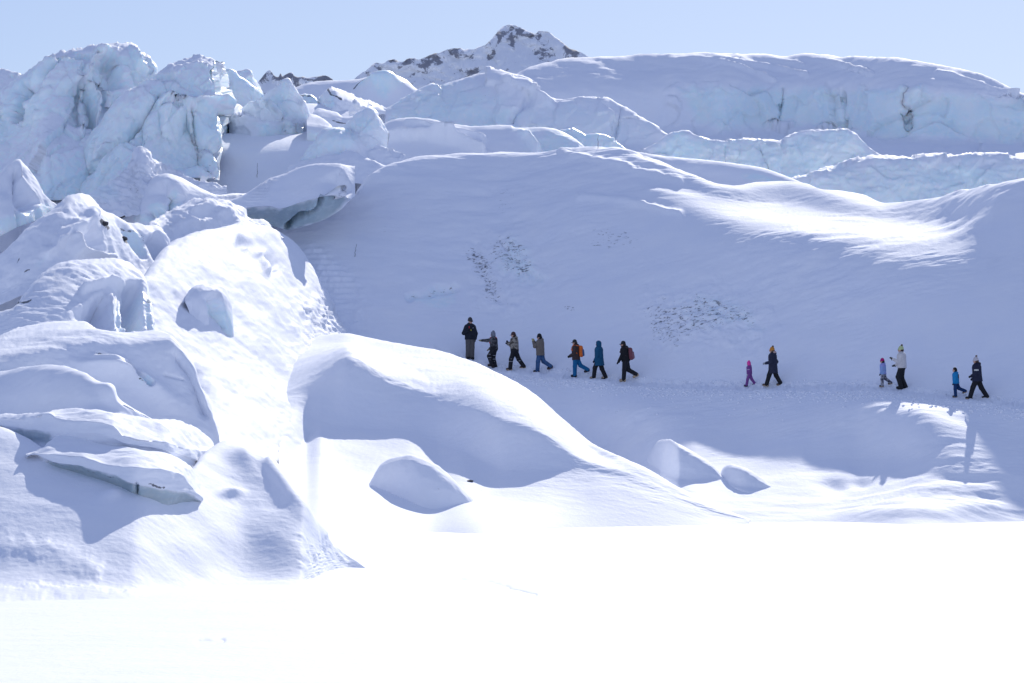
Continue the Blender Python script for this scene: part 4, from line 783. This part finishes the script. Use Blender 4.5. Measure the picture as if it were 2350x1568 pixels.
    for q in (1, -1):
        hip, knee, ank, heel, toe = J[q]
        bt = Sdf(.03).limb(heel + T((.01, 0, .01)), toe, .052 * fat, .043 * fat).limb(ank + (knee - ank) * .3, ank, .06 * fat, .056 * fat)
        bo = put('boot', bt, boots[0], .013)
        so = Sdf(.02).limb(heel - .022 * T((0, 0, 1)), toe - .018 * T((0, 0, 1)), .044 * fat, .04 * fat, 1.05); put('sole', so, boots[1], .013, bo)
        shd, elb, wr, hand, fd = A[q]
        gl = Sdf(.012).limb(wr - .03 * fd, wr + .01 * fd, .045, .042).limb(wr, hand, .04, .042, .8)
        sdv = np.cross(fd, (0, 1, 0)); sdv /= max(np.linalg.norm(sdv), 1e-6)
        if gloves[1] == 'mitten': gl.limb(hand, hand + .07 * fd, .046, .036, .75)
        else:
            for jx, ln in enumerate((.07, .082, .076, .06)):
                r0 = hand + sdv * (jx - 1.5) * .022 + fd * .01; m1 = r0 + fd * ln * .55; gl.limb(r0, m1, .0125, .012, 1, .006).limb(m1, m1 + fd * ln * .35 + np.array((0, -q * .022, 0)), .012, .0105, 1, .006)
        tb = wr + fd * .03 - sdv * .03; gl.limb(tb, tb - sdv * .035 + fd * .035, .016, .014, 1, .01)
        put('mitten' if gloves[1] == 'mitten' else 'glove', gl, gloves[0], .009)
    if hat:
        kind_, col = hat[0], hat[1]
        if kind_ == 'beanie':
            c = Sdf(.02).limb(hd(-.01, 0, .06), hd(-.015, 0, .085), .118 * hs, .105 * hs, .93).limb(hd(-.02, 0, .12), hd(-.025, 0, .155), .075 * hs, .04 * hs); c.cut(hd(0, 0, .015), hd(-.12, 0, -1) - hd(0, 0, 0))
            bo = put('beanie', c, col, .012)
            cu = Sdf(.02).limb(hd(0, 0, .04), hd(-.005, 0, .045), .124 * hs, .122 * hs, .93); cu.cut(hd(0, 0, .012), hd(-.12, 0, -1) - hd(0, 0, 0)).cut(hd(0, 0, .062), hd(.12, 0, 1) - hd(0, 0, 0)); put('cuff', cu, col, .012, bo)
            if len(hat) > 2:
                ball = Sdf(.01).ball(hd(-.045, 0, .205), .042)
                for _ in range(14):
                    v = RNG.normal(size=3); v /= np.linalg.norm(v); ball.ball(hd(-.045, 0, .205) + v * .032, .018)
                put('pompom', ball, hat[2], .009, bo)
        elif kind_ == 'cap':
            c = Sdf(.02).limb(hd(-.01, 0, .055), hd(-.015, 0, .075), .115 * hs, .108 * hs, .93); c.cut(hd(0, 0, .035), hd(-.1, 0, -1) - hd(0, 0, 0)); cp_ = put('cap', c, col, .012)
            br = Sdf(.015).limb(hd(.09, -.04, .05), hd(.165, -.025, .04), .03, .02).limb(hd(.09, .04, .05), hd(.165, .025, .04), .03, .02); br.cut(hd(.1, 0, .056), (0, 0, 1)).cut(hd(.1, 0, .034), (0, 0, -1)); put('brim', br, col, .009, cp_)
        elif kind_ == 'hood':
            c = Sdf(.02).limb(hd(-.015, 0, .05), hd(-.025, 0, -.05), .125 * hs, .115 * hs, .95).limb(hd(-.03, 0, .1), hd(-.04, 0, .15), .1 * hs, .07 * hs); c.cut(hd(.07, 0, 0), hd(1.07, 0, -.1) - hd(.07, 0, 0)); put('knit_hood', c, col, .013)
    if shades:
        g = Sdf(.01).limb(hd(.1, -.045, .012), hd(.1, -.02, .012), .02, .02).limb(hd(.1, .045, .012), hd(.1, .02, .012), .02, .02).limb(hd(.1, -.05, .015), hd(.1, .05, .015), .008, .008)
        for q in (1, -1): g.limb(hd(.09, .06 * q, .014), hd(0, .098 * q, .014), .006, .006)
        put('sunglasses', g, cloth((.05, .01, .015), .15), .008)
    for nm, mt, mk in extras:
        put(nm, mk(dict(hd=hd, chest=chest, neck=neck, pel=pel, up=up, A=A, J=J, T=T)), mt, .012)
    M = dict(root=root, s=s, off=off, chest=chest, pel=pel, neck=neck, up=up, A=A, T=T)
    return M

def worn(m, name, label, cat):
    """a carried thing of its own, set at the wearer's place"""
    r = empty(name, tuple(m['root'].location)); r.rotation_euler = m['root'].rotation_euler.copy(); tag(r, label, cat); return r
def backpack(m, colour, colour2, strap, label):
    r = worn(m, 'backpack', label, 'backpack'); T = m['T']; c = m['chest']; up = m['up']
    def put(nm, sdf, mat, vox=.013, par=r):
        V, F = sdf.mesh(vox); return mkmesh(nm, (V + m['off']) * m['s'], F, mat, par)
    bk = T((-.275, 0, 0))
    put('main_bag', Sdf(.05).limb(c + bk - .0 * up, c + bk - .36 * up, .095, .115, 1.35), colour)
    put('front_pocket', Sdf(.04).limb(c + bk + T((-.085, 0, 0)) - .14 * up, c + bk + T((-.085, 0, 0)) - .36 * up, .06, .07, 1.5), colour2)
    put('haul_loop', Sdf(.01).limb(c + bk + T((.05, -.03, .1)), c + bk + T((.05, .03, .1)), .012, .012), strap)
    for q in (1, -1):
        put('shoulder_strap', Sdf(.02).limb(c + T((-.17, .12 * q, .08)), c + T((.07, .15 * q, .09)), .028, .028).limb(c + T((.07, .15 * q, .09)), c + T((.15, .2 * q, -.12)), .028, .026).limb(c + T((.15, .2 * q, -.12)), c + T((-.14, .23 * q, -.3)), .026, .02), strap)

BLK = cloth((.018, .019, .024)); NVY = cloth((.022, .028, .055)); NVY2 = cloth((.03, .036, .07))
DGR = cloth((.05, .05, .055)); TAN = cloth((.42, .32, .22)); BRN = cloth((.09, .055, .045)); GRY = cloth((.3, .3, .31))
YW = 166
STR = lambda a, b: (a, b)
# 1 guide, facing the others
person(1079, 836, 1.86, -72, ((3, 4), (-3, 6)), ((-8, 24, 16, 10), (14, 30, 112, 42)), lean=-2, head_yaw=28, head_pitch=8, jacket=cloth((.016, .02, .032)), trousers=cloth((.11, .105, .105)), boots=(BLK, BLK), gloves=(BLK, 'glove'), hat=('beanie', cloth((.06, .06, .065))), hood='down', hem=.1, shades=True, d=131.2,
       extras=(('chest_strap', cloth((.5, .03, .04)), lambda K: Sdf(.01).limb(K['chest'] + K['T']((.19, -.1, .0)), K['chest'] + K['T']((.2, -.1, -.14)), .02, .02)), ('whistle', cloth((.6, .55, .1)), lambda K: Sdf(.01).limb(K['chest'] + K['T']((.2, -.02, -.1)), K['chest'] + K['T']((.2, -.02, -.18)), .016, .02)),
               ('chest_logo', cloth((.75, .75, .75)), lambda K: Sdf(.004).limb(K['chest'] + K['T']((.195, .05, -.07)), K['chest'] + K['T']((.19, .095, -.068)), .012, .012))),
       label='guide in black jacket and grey trousers facing the line of walkers')
# 2 pointing ahead
p2 = person(1134, 846, 1.62, YW, ((34, 52), (8, 22)), ((78, 12, 14, 0), (10, 8, 40, 10)), lean=4, head_pitch=4, jacket=cloth((.12, .12, .125), .8, (.03, .03, .034), 7), trousers=BLK, boots=(BRN, BLK), gloves=(cloth((.28, .25, .16)), 'mitten'), hat=('hood', cloth((.2, .22, .27))), hood='collar', hem=.04, bib=(.75, 1.2, 1.5),
       extras=(('red_panel', cloth((.65, .03, .02)), lambda K: Sdf(.03).limb(K['chest'] + K['T']((.12, .0, .05)), K['chest'] + K['T']((.15, .0, -.18)), .06, .06, 2.9)), ('red_yoke', cloth((.65, .03, .02)), lambda K: Sdf(.02).limb(K['neck'] + K['T']((0, 0, -.02)), K['chest'] + K['T']((-.08, 0, .02)), .115, .1, 1.5))),
       label='walker with grey hood, red and grey jacket, one mittened arm pointing ahead')
# 3 camouflage sleeves
person(1181, 854, 1.72, YW, ((20, 14), (-24, 12)), ((16, 10, 118, 20), (16, 8, 100, 20)), lean=3, head_pitch=14, jacket=cloth((.30, .27, .23), .85, (.07, .06, .05), 9), trousers=BLK, boots=(BRN, TAN), gloves=(BLK, 'glove'), hat=('cap', cloth((.085, .045, .045))), hair=((.05, .03, .025), True), hood='down', hem=-.02, bib=(.95, 1.25), label='walker in brown cap with camouflage sleeves and black bib overalls')
# 4 photographing
p4 = person(1240, 858, 1.70, YW, ((12, 8), (-18, 38)), ((48, 8, 112, 18), (50, 8, 108, 18)), lean=2, head_pitch=10, jacket=cloth((.17, .145, .125)), trousers=cloth((.03, .075, .17), .85, (.05, .11, .23), 5), boots=(cloth((.02, .022, .03)), BRN), gloves=(cloth((.45, .40, .16)), 'glove'), hat=('beanie', BLK), hair=((.012, .012, .014), True), hood='down', hem=.16, label='walker in taupe jacket and blue jeans holding a camera to the face')
cm = worn(p4, 'camera', 'small black camera held up by the walker in the taupe jacket', 'camera'); T3 = p4['T']; hb = p4['A'][1][3]; hb2 = p4['A'][-1][3]; mid = (hb + hb2) / 2 + T3((.01, 0, .05))
for nm, sd_ in (('camera_body', Sdf(.01).limb(mid + T3((0, -.035, 0)), mid + T3((0, .035, 0)), .03, .03)), ('lens', Sdf(.01).limb(mid, mid + T3((.06, 0, .01)), .024, .022))):
    V_, F_ = sd_.mesh(.008); mkmesh(nm, (V_ + p4['off']) * p4['s'], F_, BLK, cm)
# 5 orange backpack
m5 = person(1322, 864, 1.62, YW, ((5, 4), (-27, 34)), ((4, 10, 62, 18), (8, 8, 55, 20)), lean=4, head_pitch=10, jacket=cloth((.055, .038, .038)), trousers=cloth((.01, .13, .30)), boots=(NVY, BLK), gloves=(BLK, 'glove'), hat=('cap', cloth((.035, .035, .035))), hair=((.04, .025, .02), True), hood='down', hem=.14, label='walker in dark brown jacket and blue snow trousers wearing the orange backpack')
backpack(m5, cloth((.72, .16, .03)), cloth((.07, .12, .24)), cloth((.72, .16, .03)), 'orange backpack with blue outer pocket on the walker in blue trousers')
# 6 teal coat
person(1375, 870, 1.70, YW, ((25, 18), (-15, 10)), ((2, 10, 34, 10), (-4, 10, 30, 10)), lean=2, jacket=cloth((.01, .085, .17)), trousers=BLK, boots=(TAN, BLK), gloves=(NVY, 'glove'), hood='up', hem=.30, flare=.03, quilt=.07, label='walker in long teal hooded coat and black trousers')
# 7 maroon backpack
m7 = person(1436, 879, 1.74, YW, ((6, 2), (-14, 46)), ((16, 8, 16, 4), (-6, 8, 20, 4)), lean=8, head_pitch=8, jacket=cloth((.014, .014, .017)), trousers=BLK, boots=(TAN, cloth((.5, .38, .25))), gloves=(BLK, 'mitten'), hat=('cap', cloth((.03, .03, .035))), hair=((.03, .02, .015), False), hood='down', hem=.06, shades=True, label='bearded walker all in black with cap, wearing the maroon backpack',
           extras=(('beard', cloth((.03, .02, .015)), lambda K: Sdf(.02).limb(K['hd'](.06, -.02, -.07), K['hd'](.06, .02, -.07), .045, .045).limb(K['hd'](.02, 0, -.06), K['hd'](.06, 0, -.075), .06, .05, 1.2)),))
backpack(m7, cloth((.20, .07, .085)), cloth((.24, .12, .14)), cloth((.05, .03, .035)), 'maroon backpack on the walker all in black')
# 8 child in purple
person(1720, 893, 1.02, YW, ((17, 6), (-22, 14)), ((4, 10, 16, 6), (-6, 10, 16, 6)), kid=True, lean=3, head_pitch=8, jacket=cloth((.21, .075, .27)), trousers=cloth((.21, .075, .27)), boots=(NVY, BLK), gloves=(cloth((.42, .40, .45)), 'mitten'), hat=('hood', cloth((.85, .07, .36))), hood='down', hem=.04,
       extras=tuple(('reflective_band', cloth((.8, .8, .82)), (lambda q: (lambda K: (lambda p: Sdf(.004).limb(p, p + (0, 0, .002), .108, .108).cut(p + (0, 0, .014), (0, 0, 1)).cut(p - (0, 0, .014), (0, 0, -1)))(K['A'][q][0] * .45 + K['A'][q][1] * .55)))(q)) for q in (1, -1)), label='small child in purple snowsuit and bright pink hat')
# 9 navy puffer
person(1774, 892, 1.66, YW, ((22, 6), (-18, 12)), ((8, 10, 72, 12), (-28, 14, 62, 0)), lean=2, jacket=cloth((.028, .032, .06)), trousers=BLK, boots=(BRN, TAN), gloves=(cloth((.35, .35, .36)), 'glove'), hat=('beanie', cloth((.58, .24, .04)), cloth((.1, .06, .04))), hair=((.12, .08, .05), True), hood='down', hem=.34, flare=.015, quilt=.085,
       extras=(('hood_lining', cloth((.5, .36, .34)), lambda K: Sdf(.02).limb(K['neck'] + K['T']((-.1, -.05, .085)), K['neck'] + K['T']((-.1, .05, .085)), .07, .07)),), label='walker in long navy quilted coat with orange bobble hat')
# 10 child in lavender
person(2027, 894, 1.10, YW, ((8, 8), (-20, 34)), ((5, 10, 20, 4), (-5, 10, 20, 4)), kid=True, lean=3, head_pitch=6, jacket=cloth((.30, .31, .62), .8, (.24, .36, .62), 4), trousers=cloth((.33, .33, .36), .85, (.05, .055, .09), 10), boots=(BLK, TAN), gloves=(BLK, 'mitten'), hat=('beanie', cloth((.44, .01, .16))), hair=((.03, .02, .02), True), hood='down', hem=.14, label='child in lavender jacket, magenta hat and patterned grey trousers')
# 11 white jacket
person(2070, 900, 1.74, YW, ((20, 36), (3, 26)), ((22, 8, 96, 10), (4, 8, 66, 10)), lean=2, jacket=cloth((.62, .60, .60)), trousers=BLK, boots=(BLK, BLK), gloves=(DGR, 'mitten'), hat=('beanie', cloth((.50, .58, .30)), cloth((.09, .05, .04))), hood='collar', hem=.06, shades=True, hair=((.05, .03, .03), False), label='walker in white jacket and pale green bobble hat with raised mittens')
# 12 boy
person(2194, 915, 1.14, YW, ((5, 8), (-24, 44)), ((0, 10, 24, 2), (-4, 10, 22, 2)), kid=True, lean=4, head_pitch=8, jacket=cloth((.015, .24, .52)), trousers=cloth((.012, .045, .14)), boots=(BLK, TAN), gloves=(BLK, 'glove'), hair=((.012, .01, .01), False), hood='down', hem=.12,
       extras=(('navy_panel', NVY2, lambda K: Sdf(.02).limb(K['chest'] + K['T']((-.08, 0, -.06)), K['chest'] + K['T']((-.09, 0, -.26)), .14, .14, 1.5)),), label='bareheaded dark-haired child in bright blue jacket')
# 13 last walker
person(2243, 921, 1.70, YW, ((24, 8), (-22, 10)), ((0, 12, 66, 30), (-4, 10, 50, 20)), lean=3, head_pitch=6, jacket=cloth((.02, .024, .05)), trousers=BLK, boots=(BLK, TAN), gloves=(BLK, 'glove'), hat=('beanie', cloth((.55, .53, .56)), cloth((.16, .12, .1))), hair=((.08, .05, .04), False), hood='down', hem=.16, flare=.02,
       extras=tuple(('arm_patch', cloth((.6, .6, .55)), (lambda q: (lambda K: (lambda p: Sdf(.004).limb(p, p + (0, 0, .002), .102, .102).cut(p + (0, 0, .035), (0, 0, 1)).cut(p - (0, 0, .035), (0, 0, -1)))(K['A'][q][0] * .5 + K['A'][q][1] * .5)))(q)) for q in (1, -1)), label='last walker in navy parka with pale arm patches and grey bobble hat')
# ================================================================== small things
def surf_pick(nm, i, x, y):
    gx, V, PX, PY, fr = o_grid[nm][i]
    dd = np.hypot(PX - x, PY - y) + (fr < .5) * 1e4
    return V[np.unravel_index(np.argmin(dd), dd.shape)]
_ico = None
def ico():
    global _ico
    if _ico is None:
        p = (1 + 5 ** .5) / 2
        V = np.array([(-1, p, 0), (1, p, 0), (-1, -p, 0), (1, -p, 0), (0, -1, p), (0, 1, p), (0, -1, -p), (0, 1, -p), (p, 0, -1), (p, 0, 1), (-p, 0, -1), (-p, 0, 1)], float); V /= np.linalg.norm(V[0])
        F = np.array([(0, 11, 5), (0, 5, 1), (0, 1, 7), (0, 7, 10), (0, 10, 11), (1, 5, 9), (5, 11, 4), (11, 10, 2), (10, 7, 6), (7, 1, 8), (3, 9, 4), (3, 4, 2), (3, 2, 6), (3, 6, 8), (3, 8, 9), (4, 9, 5), (2, 4, 11), (6, 2, 10), (8, 6, 7), (9, 8, 1)])
        _ico = (V, F)
    return _ico
# loose clods of trodden snow beside the trail
V0, F0 = ico(); CV = []; CF = []; n0 = 0
fm = (Hfr > .5); fx, fy, fv = HPX[fm], HPY[fm], HV[fm]
def clod(x, y, r):
    global n0
    k = np.argmin((fx - x) ** 2 + (fy - y) ** 2); c = fv[k]
    v = V0 * (1 + RNG.normal(0, .18, (12, 1))) * r * np.array([1.2, 1, .8]) + c
    CV.append(v); CF.append(F0 + n0); n0 += 12
for _ in range(1100):
    x = RNG.uniform(1150, 2350); y = try_(x) + 9 + abs(RNG.normal(0, 10)); clod(x, y, RNG.uniform(.02, .065) * (1 + .6 * (RNG.random() < .07)))
for _ in range(70):
    x = RNG.uniform(1380, 1800); y = try_(x) + RNG.uniform(15, 75); clod(x, y, RNG.uniform(.02, .05))
for _ in range(350):
    x = RNG.uniform(1150, 2350); y = try_(x) - 5 - abs(RNG.normal(0, 5)); clod(x, y, RNG.uniform(.02, .055))
o = mkmesh('snow_clods', np.concatenate(CV), np.concatenate(CF), SNOW, None, True, {'ice': np.zeros(n0), 'dirt': np.zeros(n0)})
tag(o, 'loose clods of trodden snow scattered along the trail', 'snow', kind='stuff')

# bare twigs sticking out of the snow
WOOD = cloth((.06, .045, .04), .9)
def twig(px0, py0, lean, hgt, nb, label, src):
    base = surf_pick(src[0], src[1], px0, py0); V = []; F = []
    def tube(a, b, ra, rb):
        a, b = np.array(a, float), np.array(b, float); t = b - a; t /= np.linalg.norm(t); u = np.cross(t, (0, 1, .3)); u /= np.linalg.norm(u); w2 = np.cross(t, u); n = len(V) * 0 + sum(len(q) for q in V)
        ring = [(math.cos(k * math.pi / 3), math.sin(k * math.pi / 3)) for k in range(6)]
        V.append(np.array([a + ra * (u * c + w2 * s_) for c, s_ in ring] + [b + rb * (u * c + w2 * s_) for c, s_ in ring]))
        F.append(np.array([(n + k, n + (k + 1) % 6, n + 6 + (k + 1) % 6, n + 6 + k) for k in range(6)]))
    p = np.array((0, 0, -.1)); k = 6
    for i in range(k):
        q = np.array((lean * ((i + 1) / k) ** 1.5 + RNG.normal(0, .01), 0, hgt * (i + 1) / k)); tube(p, q, .013 * (1 - i / k * .6), .013 * (1 - (i + 1) / k * .6))
        if 1 < i and i < 1 + nb + 1: tube(q, q + np.array((RNG.choice([-1, 1]) * .16, RNG.normal(0, .05), .14)), .009, .005)
        p = q
    o = mkmesh('twig', np.concatenate(V), np.concatenate(F), WOOD); o.location = tuple(base); tag(o, label, 'twig', 'bare twigs in the snow')
twig(813, 587, .12, .62, 0, 'thin bare twig on the shaded slope right of the steps', ('snow_slope', 0))
twig(1069, 812, .1, .7, 2, 'forked bare twig sticking up beside the guide', ('snow_slope', 0))
twig(590, 414, .02, .8, 0, 'thin straight twig in the hollow left of the upper steps', ('glacier_floor', 0))
twig(1373, 341, 0, .7, 0, 'tiny twig on the sunlit crest of the central hill', ('snow_slope', 0))
# dark stones poking out of the snow
STONE = cloth((.10, .10, .105), .9, (.05, .05, .055))
def stone(px0, py0, r, label, src):
    c = surf_pick(src[0], src[1], px0, py0)
    me = V0[F0].reshape(-1, 3); v = V0 * (1 + RNG.normal(0, .2, (12, 1))) * r * np.array([1.3, 1, .75])
    mid = [(F0[:, a], F0[:, b]) for a, b in ((0, 1), (1, 2), (2, 0))]
    o = mkmesh('stone', v, F0, STONE, None, False); bv = o.modifiers.new('bevel', 'BEVEL'); bv.width = r * .12; bv.segments = 2
    o.location = tuple(c); tag(o, label, 'stone', 'dark stones in the snow')
stone(1078, 1104, .10, 'dark stone beside the snow-buried boulder', ('snow_hump', 0))
stone(238, 514, .15, 'dark stone near the top of the pointed snow peak', ('snow_peak', 0))
stone(286, 548, .14, 'dark stone below the ice lens of the pointed snow peak', ('snow_peak', 0))
